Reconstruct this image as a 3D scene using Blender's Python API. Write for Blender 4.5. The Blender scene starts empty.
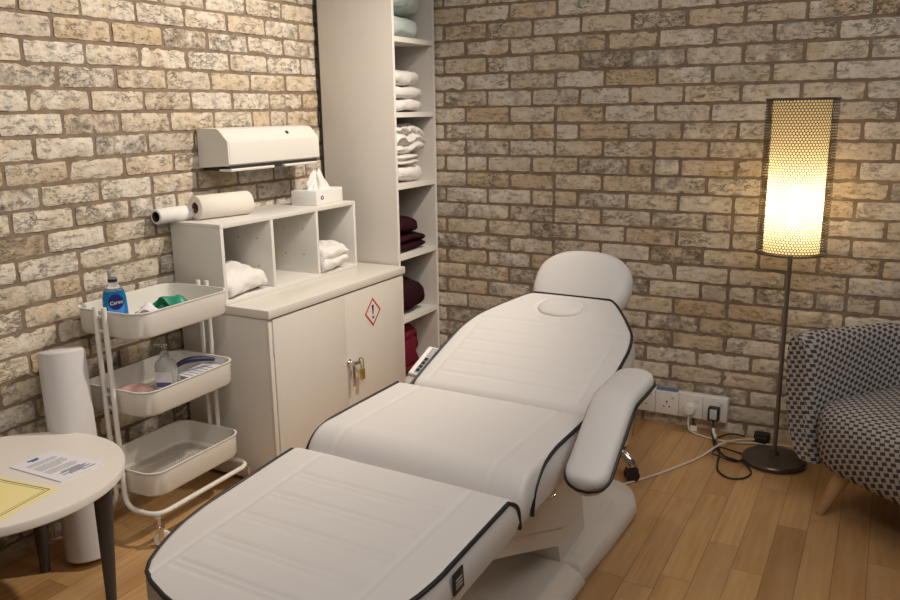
import bpy, bmesh, math, random
from mathutils import Vector, Matrix, noise, Euler

random.seed(7)
PI = math.pi
scene = bpy.context.scene
COL = scene.collection

# ------------------------------------------------------------------ helpers
def tag(o, label=None, cat=None, group=None, kind=None):
    if label: o['label'] = label
    if cat: o['category'] = cat
    if group: o['group'] = group
    if kind: o['kind'] = kind
    return o

def thing(name, label, cat, loc=(0, 0, 0), rot=(0, 0, 0), group=None):
    o = bpy.data.objects.new(name, None)
    COL.objects.link(o)
    o.empty_display_size = 0.05
    o.location = loc
    o.rotation_euler = rot
    return tag(o, label, cat, group)

class MB:
    """Collects geometry for ONE mesh object."""
    def __init__(self):
        self.v, self.f, self.m = [], [], []
        self.uv = None
    def add(self, vs, fs, mi=0):
        b = len(self.v)
        self.v += [tuple(p) for p in vs]
        self.f += [tuple(i + b for i in f) for f in fs]
        self.m += [mi] * len(fs)
    def add_bm(self, bm, mi=0, M=None):
        bm.verts.ensure_lookup_table()
        for i, v in enumerate(bm.verts): v.index = i
        vs = [(M @ v.co if M else v.co.copy()) for v in bm.verts]
        fs = [[v.index for v in f.verts] for f in bm.faces]
        self.add(vs, fs, mi)
        bm.free()
    def box(self, x0, x1, y0, y1, z0, z1, bev=0.0, mi=0, seg=2, M=None):
        bm = bmesh.new()
        bmesh.ops.create_cube(bm, size=1.0)
        for v in bm.verts:
            v.co = Vector(((x0 + x1) / 2 + v.co.x * (x1 - x0), (y0 + y1) / 2 + v.co.y * (y1 - y0), (z0 + z1) / 2 + v.co.z * (z1 - z0)))
        if bev > 0:
            bmesh.ops.bevel(bm, geom=bm.edges[:], offset=bev, segments=seg, profile=0.5, affect='EDGES')
        self.add_bm(bm, mi, M)
    def tube(self, pts, r, n=10, mi=0, closed=False, cap=True):
        pts = [Vector(p) for p in pts]
        N = len(pts)
        rr = r if isinstance(r, (list, tuple)) else [r] * N
        tang = []
        for i in range(N):
            if closed: t = pts[(i + 1) % N] - pts[i - 1]
            else: t = pts[min(i + 1, N - 1)] - pts[max(i - 1, 0)]
            tang.append(t.normalized() if t.length > 1e-9 else Vector((0, 0, 1)))
        up = Vector((0, 0, 1)) if abs(tang[0].z) < 0.9 else Vector((1, 0, 0))
        nrm = (up - tang[0] * up.dot(tang[0])).normalized()
        vs = []
        for i in range(N):
            nrm = (nrm - tang[i] * nrm.dot(tang[i]))
            nrm = nrm.normalized() if nrm.length > 1e-9 else tang[i].orthogonal().normalized()
            bi = tang[i].cross(nrm)
            for k in range(n):
                a = 2 * PI * k / n
                vs.append(pts[i] + (nrm * math.cos(a) + bi * math.sin(a)) * rr[i])
        fs = []
        for i in range(N if closed else N - 1):
            j = (i + 1) % N
            for k in range(n):
                l = (k + 1) % n
                fs.append((i * n + k, i * n + l, j * n + l, j * n + k))
        if cap and not closed:
            fs.append(tuple(range(n - 1, -1, -1)))
            fs.append(tuple((N - 1) * n + k for k in range(n)))
        self.add(vs, fs, mi)
    def lathe(self, prof, n=32, mi=0, M=None):
        vs, fs = [], []
        for (r, z) in prof:
            for k in range(n):
                a = 2 * PI * k / n
                p = Vector((r * math.cos(a), r * math.sin(a), z))
                vs.append(M @ p if M else p)
        for i in range(len(prof) - 1):
            for k in range(n):
                l = (k + 1) % n
                fs.append((i * n + k, i * n + l, (i + 1) * n + l, (i + 1) * n + k))
        if prof[0][0] > 1e-6: fs.append(tuple(range(n - 1, -1, -1)))
        if prof[-1][0] > 1e-6: fs.append(tuple((len(prof) - 1) * n + k for k in range(n)))
        self.add(vs, fs, mi)
    def loft(self, loops, mi=0, cap0=True, cap1=True):
        n = len(loops[0]); vs = []; fs = []
        for L in loops: vs += L
        for i in range(len(loops) - 1):
            for k in range(n):
                l = (k + 1) % n
                fs.append((i * n + k, i * n + l, (i + 1) * n + l, (i + 1) * n + k))
        if cap0: fs.append(tuple(range(n - 1, -1, -1)))
        if cap1: fs.append(tuple((len(loops) - 1) * n + k for k in range(n)))
        self.add(vs, fs, mi)
    def prism(self, poly, a0, a1, axis='y', mi=0):
        """poly: list of 2-D points; extruded along an axis."""
        def P(p, a):
            if axis == 'y': return (p[0], a, p[1])
            if axis == 'x': return (a, p[0], p[1])
            return (p[0], p[1], a)
        self.loft([[P(p, a0) for p in poly], [P(p, a1) for p in poly]], mi)
    def build(self, name, mats, parent=None, smooth=35, fix=True, loc=None):
        me = bpy.data.meshes.new(name)
        me.from_pydata(self.v, [], self.f)
        if not isinstance(mats, (list, tuple)): mats = [mats]
        for m in mats: me.materials.append(m)
        if len(mats) > 1: me.polygons.foreach_set('material_index', self.m)
        me.update()
        if self.uv:
            lay = me.uv_layers.new(name='UVMap')
            for lp in me.loops: lay.data[lp.index].uv = self.uv[lp.vertex_index]
        if fix:
            bm = bmesh.new(); bm.from_mesh(me)
            bmesh.ops.recalc_face_normals(bm, faces=bm.faces[:])
            bm.to_mesh(me); bm.free()
        if smooth:
            me.shade_smooth()
            me.set_sharp_from_angle(angle=math.radians(smooth))
        o = bpy.data.objects.new(name, me)
        COL.objects.link(o)
        if parent: o.parent = parent
        if loc: o.location = loc
        return o

def smooth_path(pts, sub=8, closed=False):
    P = [Vector(p) for p in pts]; out = []; N = len(P)
    rng = N if closed else N - 1
    for i in range(rng):
        if closed: p0, p1, p2, p3 = P[i - 1], P[i], P[(i + 1) % N], P[(i + 2) % N]
        else: p0, p1, p2, p3 = P[max(i - 1, 0)], P[i], P[i + 1], P[min(i + 2, N - 1)]
        for s in range(sub):
            t = s / sub
            out.append(0.5 * ((2 * p1) + (-p0 + p2) * t + (2 * p0 - 5 * p1 + 4 * p2 - p3) * t * t + (-p0 + 3 * p1 - 3 * p2 + p3) * t ** 3))
    if not closed: out.append(P[-1])
    return out

def fillet(pts, r, seg=6):
    """polyline with rounded corners"""
    P = [Vector(p) for p in pts]; out = [P[0]]
    for i in range(1, len(P) - 1):
        a, b, c = P[i - 1], P[i], P[i + 1]
        d1 = (a - b); d2 = (c - b)
        rr = min(r, d1.length * .49, d2.length * .49)
        s = b + d1.normalized() * rr; e = b + d2.normalized() * rr
        for k in range(seg + 1):
            t = k / seg
            out.append(s * (1 - t) ** 2 + b * 2 * t * (1 - t) + e * t * t)
    out.append(P[-1])
    return out

def rrect(hx, hy, r, z, n=6, cx=0, cy=0):
    out = []
    for (sx, sy, a0) in ((1, 1, 0), (-1, 1, PI / 2), (-1, -1, PI), (1, -1, 1.5 * PI)):
        for k in range(n + 1):
            a = a0 + PI / 2 * k / n
            out.append((cx + sx * (hx - r) + r * math.cos(a), cy + sy * (hy - r) + r * math.sin(a), z))
    return out

# ------------------------------------------------------------------ materials
def mat(name, col, rough=.5, metal=0., bump=0., bscale=60., spec=.5, trans=0., ior=1.45, var=0., vscale=8., sheen=0., coat=0.):
    m = bpy.data.materials.new(name); m.use_nodes = True
    nt = m.node_tree; b = nt.nodes['Principled BSDF']
    b.inputs['Base Color'].default_value = (*col, 1)
    b.inputs['Roughness'].default_value = rough
    b.inputs['Metallic'].default_value = metal
    b.inputs['Specular IOR Level'].default_value = spec
    b.inputs['Transmission Weight'].default_value = trans
    b.inputs['IOR'].default_value = ior
    b.inputs['Sheen Weight'].default_value = sheen
    b.inputs['Coat Weight'].default_value = coat
    tc = nt.nodes.new('ShaderNodeTexCoord')
    if bump > 0:
        n = nt.nodes.new('ShaderNodeTexNoise'); n.inputs['Scale'].default_value = bscale; n.inputs['Detail'].default_value = 4
        bp = nt.nodes.new('ShaderNodeBump'); bp.inputs['Strength'].default_value = bump; bp.inputs['Distance'].default_value = .004
        nt.links.new(tc.outputs['Object'], n.inputs['Vector']); nt.links.new(n.outputs['Fac'], bp.inputs['Height']); nt.links.new(bp.outputs['Normal'], b.inputs['Normal'])
    if var > 0:
        n = nt.nodes.new('ShaderNodeTexNoise'); n.inputs['Scale'].default_value = vscale; n.inputs['Detail'].default_value = 3
        mx = nt.nodes.new('ShaderNodeMix'); mx.data_type = 'RGBA'
        mx.inputs['A'].default_value = (*[c * (1 - var) for c in col], 1); mx.inputs['B'].default_value = (*[min(1, c * (1 + var)) for c in col], 1)
        nt.links.new(tc.outputs['Object'], n.inputs['Vector']); nt.links.new(n.outputs['Fac'], mx.inputs['Factor']); nt.links.new(mx.outputs['Result'], b.inputs['Base Color'])
    return m

class NG:
    def __init__(self, name):
        self.m = bpy.data.materials.new(name); self.m.use_nodes = True
        self.nt = self.m.node_tree; self.b = self.nt.nodes['Principled BSDF']
    def n(self, t, **k):
        nd = self.nt.nodes.new(t)
        for a, v in k.items(): setattr(nd, a, v)
        return nd
    def l(self, a, b): self.nt.links.new(a, b)
    def math(self, op, a, b=None, clamp=False):
        nd = self.n('ShaderNodeMath', operation=op, use_clamp=clamp)
        for i, v in enumerate((a, b)):
            if v is None: continue
            if isinstance(v, (int, float)): nd.inputs[i].default_value = v
            else: self.l(v, nd.inputs[i])
        return nd.outputs[0]
    def mix(self, f, a, b, bt='MIX'):
        nd = self.n('ShaderNodeMix', data_type='RGBA', blend_type=bt)
        for s, v in (('Factor', f), ('A', a), ('B', b)):
            i = nd.inputs[s]
            if isinstance(v, (int, float)): i.default_value = v
            elif isinstance(v, tuple): i.default_value = (*v, 1)
            else: self.l(v, i)
        return nd.outputs['Result']
    def noise(self, vec, scale, detail=3, rough=.5):
        nd = self.n('ShaderNodeTexNoise'); nd.inputs['Scale'].default_value = scale
        nd.inputs['Detail'].default_value = detail; nd.inputs['Roughness'].default_value = rough
        self.l(vec, nd.inputs['Vector']); return nd.outputs['Fac']
    def ramp(self, f, stops, interp='LINEAR'):
        nd = self.n('ShaderNodeValToRGB'); cr = nd.color_ramp; cr.interpolation = interp
        while len(cr.elements) < len(stops): cr.elements.new(.5)
        for e, (p, c) in zip(cr.elements, stops):
            e.position = p; e.color = (*c, 1) if isinstance(c, tuple) else (c, c, c, 1)
        self.l(f, nd.inputs['Fac']); return nd.outputs['Color']
    def bump(self, h, strength, dist):
        nd = self.n('ShaderNodeBump'); nd.inputs['Strength'].default_value = strength; nd.inputs['Distance'].default_value = dist
        self.l(h, nd.inputs['Height']); self.l(nd.outputs['Normal'], self.b.inputs['Normal'])

def brick_material():
    g = NG('weathered_brick')
    tc = g.n('ShaderNodeTexCoord').outputs['Object']
    at = g.n('ShaderNodeAttribute', attribute_name='bcol')
    sep = g.n('ShaderNodeSeparateColor'); g.l(at.outputs['Color'], sep.inputs['Color'])
    r, gg, bb = sep.outputs
    off = g.n('ShaderNodeVectorMath', operation='MULTIPLY_ADD')
    g.l(at.outputs['Color'], off.inputs[0]); off.inputs[1].default_value = (9, 7, 11); g.l(tc, off.inputs[2])
    v = off.outputs[0]
    base = g.ramp(r, [(0, (.58, .45, .30)), (.3, (.65, .53, .38)), (.6, (.70, .60, .46)), (.86, (.58, .51, .42)), (1, (.69, .60, .48))])
    n1 = g.noise(v, 14, 5, .65)
    # orange/tan stains
    st = g.ramp(g.noise(v, 9, 3), [(.54, 0.), (.72, .5)])
    c = g.mix(st, base, (.52, .36, .19))
    # limewash
    w = g.math('ADD', n1, g.math('MULTIPLY', g.math('SUBTRACT', gg, .5), .42))
    wf = g.ramp(w, [(.46, 0.), (.66, .75)])
    c = g.mix(wf, c, (.78, .72, .63))
    # dark scorch
    d = g.math('ADD', g.noise(v, 22, 5, .7), g.math('MULTIPLY', g.math('SUBTRACT', bb, .62), .55))
    df = g.ramp(d, [(.59, 0.), (.76, .7)])
    c = g.mix(df, c, (.17, .14, .12))
    # little pits
    pf = g.ramp(g.noise(v, 75, 4, .7), [(.60, 0.), (.70, .55)])
    c = g.mix(pf, c, (.22, .16, .10))
    # creases and drag marks, running mostly along the brick
    sq = g.n('ShaderNodeVectorMath', operation='MULTIPLY'); g.l(v, sq.inputs[0]); sq.inputs[1].default_value = (1, 1, 2.6)
    cr = g.math('ABSOLUTE', g.math('SUBTRACT', g.noise(sq.outputs[0], 11, 5, .72), .5))
    crm = g.math('MULTIPLY', g.ramp(cr, [(.0, 1.), (.020, 0.)]), g.ramp(g.noise(v, 6, 2), [(.50, 0.), (.64, .70)]))
    c = g.mix(crm, c, (.16, .11, .07))
    sk = g.n('ShaderNodeVectorMath', operation='MULTIPLY'); g.l(v, sk.inputs[0]); sk.inputs[1].default_value = (1, 1, 2.2)
    stw = g.ramp(g.noise(sk.outputs[0], 19, 6, .76), [(.50, 0.), (.62, .42)])
    c = g.mix(g.math('MULTIPLY', stw, g.math('ADD', .35, gg)), c, (.80, .75, .67))
    std = g.ramp(g.noise(sk.outputs[0], 27, 6, .78), [(.55, 0.), (.68, .62)])
    c = g.mix(g.math('MULTIPLY', std, g.math('ADD', .22, bb)), c, (.24, .19, .14))
    blot = g.ramp(g.noise(v, 30, 6, .75), [(.36, .80), (.55, 1.0)])
    c = g.mix(1., c, blot, 'MULTIPLY')
    g.l(c, g.b.inputs['Base Color'])
    g.b.inputs['Roughness'].default_value = .9
    g.b.inputs['Specular IOR Level'].default_value = .2
    h0 = g.math('SUBTRACT', g.math('MULTIPLY', crm, -.9), g.math('MULTIPLY', std, .8))
    h = g.math('ADD', h0, g.math('ADD', g.math('MULTIPLY', g.noise(v, 38, 6, .7), 1.), g.math('MULTIPLY', n1, .8)))
    g.bump(h, .9, .008)
    return g.m

def mortar_material():
    g = NG('brown_mortar')
    tc = g.n('ShaderNodeTexCoord').outputs['Object']
    c = g.ramp(g.noise(tc, 16, 5, .7), [(.3, (.18, .133, .095)), (.7, (.30, .23, .17))])
    g.l(c, g.b.inputs['Base Color']); g.b.inputs['Roughness'].default_value = .95
    g.b.inputs['Specular IOR Level'].default_value = .1
    g.bump(g.noise(tc, 90, 5, .7), .7, .004)
    return g.m

def floor_material():
    g = NG('oak_planks')
    tc = g.n('ShaderNodeTexCoord').outputs['Object']
    sp = g.n('ShaderNodeSeparateXYZ'); g.l(tc, sp.inputs[0])
    x, y, z = sp.outputs
    W = .0925
    col = g.math('FLOOR', g.math('DIVIDE', g.math('SUBTRACT', x, .02), W))
    wn = g.n('ShaderNodeTexWhiteNoise', noise_dimensions='1D'); g.l(col, wn.inputs['W'])
    yy = g.math('DIVIDE', g.math('ADD', y, g.math('MULTIPLY', wn.outputs['Value'], 3.1)), .62)
    row = g.math('FLOOR', yy)
    cmb = g.n('ShaderNodeCombineXYZ'); g.l(col, cmb.inputs[0]); g.l(row, cmb.inputs[1])
    wn2 = g.n('ShaderNodeTexWhiteNoise', noise_dimensions='2D'); g.l(cmb.outputs[0], wn2.inputs['Vector'])
    tone = wn2.outputs['Value']
    base = g.ramp(tone, [(0, (.34, .178, .070)), (.3, (.50, .290, .118)), (.7, (.60, .365, .165)), (1, (.42, .225, .088))])
    # grain, stretched along the plank
    mp = g.n('ShaderNodeCombineXYZ')
    g.l(g.math('MULTIPLY', x, 60.), mp.inputs[0]); g.l(g.math('MULTIPLY', y, 3.2), mp.inputs[1]); g.l(g.math('MULTIPLY', tone, 40.), mp.inputs[2])
    gr = g.noise(mp.outputs[0], 1.0, 6, .65)
    c = g.mix(g.ramp(gr, [(.35, .0), (.7, .55)]), base, (.27, .14, .05))
    mp2 = g.n('ShaderNodeCombineXYZ')
    g.l(g.math('MULTIPLY', x, 14.), mp2.inputs[0]); g.l(g.math('MULTIPLY', y, 2.), mp2.inputs[1]); g.l(g.math('MULTIPLY', tone, 90.), mp2.inputs[2])
    c = g.mix(g.ramp(g.noise(mp2.outputs[0], 1., 4, .6), [(.4, 0.), (.75, .5)]), c, (.55, .36, .19))
    # joints
    fx = g.math('FRACT', g.math('DIVIDE', g.math('SUBTRACT', x, .02), W))
    ex = g.math('MINIMUM', fx, g.math('SUBTRACT', 1., fx))
    fy = g.math('FRACT', yy); ey = g.math('MULTIPLY', g.math('MINIMUM', fy, g.math('SUBTRACT', 1., fy)), .62 / W)
    e = g.math('MINIMUM', ex, ey)
    jf = g.ramp(e, [(.004, .8), (.016, 0.)])
    c = g.mix(jf, c, (.12, .06, .025))
    g.l(c, g.b.inputs['Base Color'])
    g.b.inputs['Roughness'].default_value = .42
    g.b.inputs['Specular IOR Level'].default_value = .4
    g.bump(g.math('SUBTRACT', g.math('MULTIPLY', gr, .3), jf), .25, .002)
    return g.m

def fabric_weave():
    g = NG('two_tone_basket_weave')
    uv = g.n('ShaderNodeTexCoord').outputs['UV']
    sp = g.n('ShaderNodeSeparateXYZ'); g.l(uv, sp.inputs[0])
    S = 60.
    # skewed basket: cells alternate between two dash directions
    u = g.math('MULTIPLY', g.math('ADD', sp.outputs[0], g.math('MULTIPLY', sp.outputs[1], .30)), S)
    v = g.math('MULTIPLY', g.math('SUBTRACT', sp.outputs[1], g.math('MULTIPLY', sp.outputs[0], .30)), S)
    par = g.math('FLOORED_MODULO', g.math('ADD', g.math('FLOOR', u), g.math('FLOOR', v)), 2.)
    fu = g.math('ABSOLUTE', g.math('SUBTRACT', g.math('FRACT', u), .5)); fv = g.math('ABSOLUTE', g.math('SUBTRACT', g.math('FRACT', v), .5))
    # dark cells bulge over the light ones along u; light ones along v
    da = g.math('LESS_THAN', fv, .36)
    db = g.math('GREATER_THAN', fu, .42)
    dark = g.math('ADD', g.math('MULTIPLY', par, da), g.math('MULTIPLY', g.math('SUBTRACT', 1., par), db), clamp=True)
    nz = g.noise(uv, 400, 2)
    lightc = g.mix(nz, (.30, .275, .26), (.56, .52, .50))
    darkc = g.mix(nz, (.04, .035, .033), (.10, .09, .085))
    c = g.mix(dark, lightc, darkc)
    g.l(c, g.b.inputs['Base Color']); g.b.inputs['Roughness'].default_value = .95
    g.b.inputs['Specular IOR Level'].default_value = .15
    g.bump(g.math('ADD', g.math('SUBTRACT', 1., fv), nz), .4, .003)
    return g.m

def perforated_metal():
    """dark bronze sheet with a hexagonal pattern of round holes (UV in metres)."""
    g = NG('perforated_bronze')
    uv = g.n('ShaderNodeTexCoord').outputs['UV']
    sp = g.n('ShaderNodeSeparateXYZ'); g.l(uv, sp.inputs[0])
    P = .0115
    def hexd(ox, oy):
        a = g.math('DIVIDE', g.math('ADD', sp.outputs[0], ox), P); b = g.math('DIVIDE', g.math('ADD', sp.outputs[1], oy), P * 1.732)
        fa = g.math('SUBTRACT', g.math('FRACT', a), .5); fb = g.math('MULTIPLY', g.math('SUBTRACT', g.math('FRACT', b), .5), 1.732)
        return g.math('SQRT', g.math('ADD', g.math('MULTIPLY', fa, fa), g.math('MULTIPLY', fb, fb)))
    d = g.math('MINIMUM', hexd(0, 0), hexd(P / 2, P * .866))
    hole = g.math('LESS_THAN', d, .40)
    g.b.inputs['Base Color'].default_value = (.085, .065, .045, 1)
    g.b.inputs['Metallic'].default_value = .7; g.b.inputs['Roughness'].default_value = .45
    tr = g.n('ShaderNodeBsdfTransparent'); mx = g.n('ShaderNodeMixShader')
    g.l(hole, mx.inputs[0]); g.l(g.b.outputs[0], mx.inputs[1]); g.l(tr.outputs[0], mx.inputs[2])
    g.l(mx.outputs[0], g.nt.nodes['Material Output'].inputs['Surface'])
    return g.m

def diffuser_material():
    g = NG('cream_lamp_fabric')
    tr = g.n('ShaderNodeBsdfTranslucent'); tr.inputs['Color'].default_value = (.96, .81, .50, 1)
    di = g.n('ShaderNodeBsdfDiffuse'); di.inputs['Color'].default_value = (.85, .72, .48, 1)
    mx = g.n('ShaderNodeMixShader'); mx.inputs[0].default_value = .3
    g.l(tr.outputs[0], mx.inputs[1]); g.l(di.outputs[0], mx.inputs[2])
    em = g.n('ShaderNodeEmission'); em.inputs['Color'].default_value = (1, .78, .42, 1); em.inputs['Strength'].default_value = LAMP_GLOW
    ad = g.n('ShaderNodeAddShader'); g.l(mx.outputs[0], ad.inputs[0]); g.l(em.outputs[0], ad.inputs[1])
    tp = g.n('ShaderNodeBsdfTransparent'); m3 = g.n('ShaderNodeMixShader'); m3.inputs[0].default_value = .09; g.l(ad.outputs[0], m3.inputs[1]); g.l(tp.outputs[0], m3.inputs[2])
    g.l(m3.outputs[0], g.nt.nodes['Material Output'].inputs['Surface'])
    return g.m

LAMP_GLOW = .10
M = {}
M['brick'] = brick_material(); M['mortar'] = mortar_material(); M['floor'] = floor_material()
M['weave'] = fabric_weave(); M['perf'] = perforated_metal(); M['diffuser'] = diffuser_material()
M['vinyl'] = mat('white_vinyl', (.61, .587, .575), .48, bump=.06, bscale=220, spec=.35)
M['piping'] = mat('black_piping', (.012, .013, .016), .45)
M['base_plastic'] = mat('ivory_plastic', (.68, .645, .60), .38)
M['white_paint'] = mat('white_board', (.74, .72, .68), .42, var=.03)
M['shelf_board'] = mat('greige_board', (.66, .625, .58), .5, var=.03)
M['edge_white'] = mat('white_edging', (.80, .78, .74), .45)
M['steel_white'] = mat('white_enamel_steel', (.72, .685, .63), .3, var=.02)
M['trolley_white'] = mat('white_powder_coat', (.76, .74, .69), .4)
M['tray_inside'] = mat('pale_grey_enamel', (.66, .66, .63), .45)
M['chrome'] = mat('chrome', (.75, .74, .72), .12, metal=1.)
M['black_plastic'] = mat('black_plastic', (.015, .015, .016), .4)
M['dark_metal'] = mat('dark_bronze_metal', (.13, .115, .10), .35, metal=.75)
M['pole_metal'] = mat('pewter_metal', (.24, .215, .19), .34, metal=.8)
M['brass'] = mat('brass', (.78, .56, .18), .3, metal=.9)
M['towel'] = mat('white_towel', (.80, .775, .75), .95, bump=.5, bscale=260, spec=.1)
M['sheet'] = mat('off_white_sheet', (.78, .75, .72), .9, bump=.2, bscale=120, spec=.1)
M['mint'] = mat('pale_mint_cloth', (.52, .60, .585), .9, bump=.25, bscale=120, spec=.1)
M['burgundy'] = mat('dark_burgundy_towel', (.032, .010, .014), .95, bump=.6, bscale=230, spec=.05)
M['crimson'] = mat('crimson_cloth', (.16, .018, .032), .9, bump=.5, bscale=160, spec=.1)
M['paper'] = mat('white_paper', (.80, .785, .76), .85, bump=.1, bscale=90)
M['paper_cream'] = mat('cream_paper', (.78, .73, .66), .88, bump=.15, bscale=90)
M['couch_paper'] = mat('cool_white_paper', (.62, .60, .605), .8, bump=.06, bscale=50)
M['cardboard'] = mat('brown_cardboard', (.22, .13, .07), .9)
M['card_dark'] = mat('dark_core', (.03, .025, .02), .9)
M['table_top'] = mat('white_tabletop', (.74, .70, .65), .4)
M['table_leg'] = mat('charcoal_leg', (.055, .054, .056), .45)
M['wood_leg'] = mat('beech_leg', (.50, .31, .16), .45, var=.12, vscale=30)
M['leaflet'] = mat('leaflet_paper', (.72, .72, .78), .7)
M['yellow_paper'] = mat('yellow_paper', (.80, .70, .33), .75)
M['ink'] = mat('dark_ink', (.07, .07, .10), .8)
M['ink_blue'] = mat('blue_ink', (.10, .11, .28), .8)
M['ink_grey'] = mat('grey_ink', (.30, .30, .34), .8)
M['pink'] = mat('pink_paper', (.80, .50, .46), .8)
M['green'] = mat('green_foil', (.02, .26, .16), .35, spec=.6)
M['teal'] = mat('dark_teal_foil', (.01, .11, .12), .4)
M['blue_liquid'] = mat('blue_soap', (.01, .22, .55), .12, trans=.35, ior=1.35)
M['clear'] = mat('clear_plastic', (.86, .88, .89), .08, trans=.92, ior=1.3)
M['gel'] = mat('clear_gel', (.75, .78, .80), .2, trans=.6, ior=1.33)
M['label_blue'] = mat('deep_blue_label', (.012, .02, .14), .4)
M['label_light'] = mat('light_blue_label', (.05, .28, .75), .4)
M['slate'] = mat('slate_blue', (.10, .20, .38), .5)
M['label_white'] = mat('white_label', (.8, .8, .82), .5)
M['navy'] = mat('navy_plastic', (.012, .016, .07), .4)
M['red_line'] = mat('red_print', (.55, .035, .03), .5)
M['sticker'] = mat('sticker_white', (.80, .76, .72), .45)
M['socket'] = mat('socket_white_plastic', (.76, .745, .73), .35)
M['slot'] = mat('dark_slot', (.02, .02, .02), .7)
M['led_grey'] = mat('grey_membrane', (.33, .33, .34), .5)
M['screen_grey'] = mat('light_grey_plastic', (.50, .54, .56), .4)
M['cable_white'] = mat('white_cable', (.68, .62, .55), .5)
M['gap_shade'] = mat('gap_shade_paint', (.03, .026, .022), .9)  # near-black colour standing in for shade inside gaps
def bulb_mat():
    g = NG('glowing_bulb'); em = g.n('ShaderNodeEmission'); em.inputs['Color'].default_value = (1, .86, .66, 1); em.inputs['Strength'].default_value = 58
    g.l(em.outputs[0], g.nt.nodes['Material Output'].inputs['Surface']); return g.m
M['bulb'] = bulb_mat()

# ------------------------------------------------------------------ room shell
ROW = .075; MODH = .225
ZREF = 1.818                      # centre of a bed-joint row on the back wall
def brick_wall(name, origin, du, dn, u0, u1, uref, zref, parity):
    """bricks on a plane: du = along direction, dn = outward normal."""
    mb = MB(); cols = []
    du = Vector(du); dn = Vector(dn); O = Vector(origin); up = Vector((0, 0, 1))
    rng = random.Random(hash(name) % 1000 if False else len(name) * 13)
    # mortar bed
    zt = 2.75
    q = [O + du * u0 - dn * .0045 + up * -.02, O + du * u1 - dn * .0045 + up * -.02, O + du * u1 - dn * .0045 + up * zt, O + du * u0 - dn * .0045 + up * zt]
    nu_, nv_ = 2, 2
    mb.add(q, [(0, 1, 2, 3)], 1); cols += [(0.5, .5, .5, 1)] * 4
    NU, NV = 13, 5
    k = 0
    rows = range(-13, 26)
    for r in rows:
        zc = zref - r * ROW
        if zc > zt - .02 or zc < -.02: continue
        off = 0 if (r + parity) % 2 == 0 else MODH / 2
        j0 = int(math.floor((u0 - uref) / MODH)) - 1; j1 = int(math.ceil((u1 - uref) / MODH)) + 1
        for j in range(j0, j1):
            a = uref + off + j * MODH; b = a + MODH
            spans = [(a, b)]
            if rng.random() < .022: spans = [(a, a + MODH / 2), (a + MODH / 2, b)]
            for (sa, sb) in spans:
                if sb < u0 + .02 or sa > u1 - .02: continue
                sa_, sb_ = max(sa, u0), min(sb, u1)
                g = .0048 + rng.random() * .0016
                ca, cb = sa_ + g, sb_ - g
                hz = .0330 - rng.random() * .0015
                cz = zc + rng.uniform(-.0012, .0012)
                tilt = rng.uniform(-.012, .012); prot = rng.uniform(-.002, .0025)
                c = (rng.random(), rng.random(), rng.random() ** 1.3, 1)
                vs = []; sd = rng.random() * 50
                for iv in range(NV + 1):
                    for iu in range(NU + 1):
                        fu, fv = iu / NU, iv / NV
                        uu = ca + (cb - ca) * fu; vv = cz - hz + 2 * hz * fv
                        vv += tilt * (uu - (ca + cb) / 2)
                        p = Vector((uu * 1., vv, sd))
                        edge = iu in (0, NU) or iv in (0, NV)
                        n1 = noise.noise(p * 26); n2 = noise.noise(p * 70)
                        d = prot + n1 * .0030 + n2 * .0022
                        if edge:
                            d -= .0030
                            w1 = noise.noise(Vector((uu * 45, vv * 45, sd + 9))) * .0034
                            w2 = noise.noise(Vector((uu * 45, vv * 45, sd + 19))) * .0036
                            if iu in (0, NU): uu += w1 - (.001 if iu else -.001)
                            if iv in (0, NV): vv += w2 - (.0008 if iv else -.0008)
                            if iu in (0, NU) and iv in (0, NV):
                                uu += .002 if iu == 0 else -.002; vv += .0015 if iv == 0 else -.0015
                        vs.append(O + du * uu + up * vv + dn * d)
                fs = []
                W_ = NU + 1
                for iv in range(NV):
                    for iu in range(NU):
                        fs.append((iv * W_ + iu, iv * W_ + iu + 1, (iv + 1) * W_ + iu + 1, (iv + 1) * W_ + iu))
                per = [iu for iu in range(W_)] + [iv * W_ + NU for iv in range(1, NV + 1)] + [NV * W_ + iu for iu in range(NU - 1, -1, -1)] + [iv * W_ for iv in range(NV - 1, 0, -1)]
                nb = len(vs)
                for i in per: vs.append(vs[i] - dn * ((vs[i] - O).dot(dn) + .012))
                L = len(per)
                for i in range(L):
                    i2 = (i + 1) % L
                    fs.append((per[i2], per[i], nb + i, nb + i2))
                mb.add(vs, fs, 0); cols += [c] * len(vs)
    o = mb.build(name, [M['brick'], M['mortar']], smooth=50, fix=False)
    me = o.data
    ca_ = me.color_attributes.new('bcol', 'FLOAT_COLOR', 'POINT')
    ca_.data.foreach_set('color', [x for c in cols for x in c])
    return tag(o, kind='structure')

brick_wall('wall_left', (0, 0, 0), (0, 1, 0), (1, 0, 0), -4.6, 0.0, -1.8405, 1.7412, 0)
brick_wall('wall_back', (0, 0, 0), (1, 0, 0), (0, -1, 0), 0.0, 4.4, .4624 + .1125, 1.818, 0)
mb = MB(); mb.box(-.05, 4.4, -4.6, .05, -.06, 0.0); tag(mb.build('floor', M['floor'], smooth=0), kind='structure')

# ------------------------------------------------------------------ treatment chair
PHI = -.033
C0 = (1.430, -2.038, 0)
chair = thing('treatment_chair', 'white padded reclining treatment chair with black piping on a moulded base', 'treatment chair', C0, (0, 0, PHI))

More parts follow.
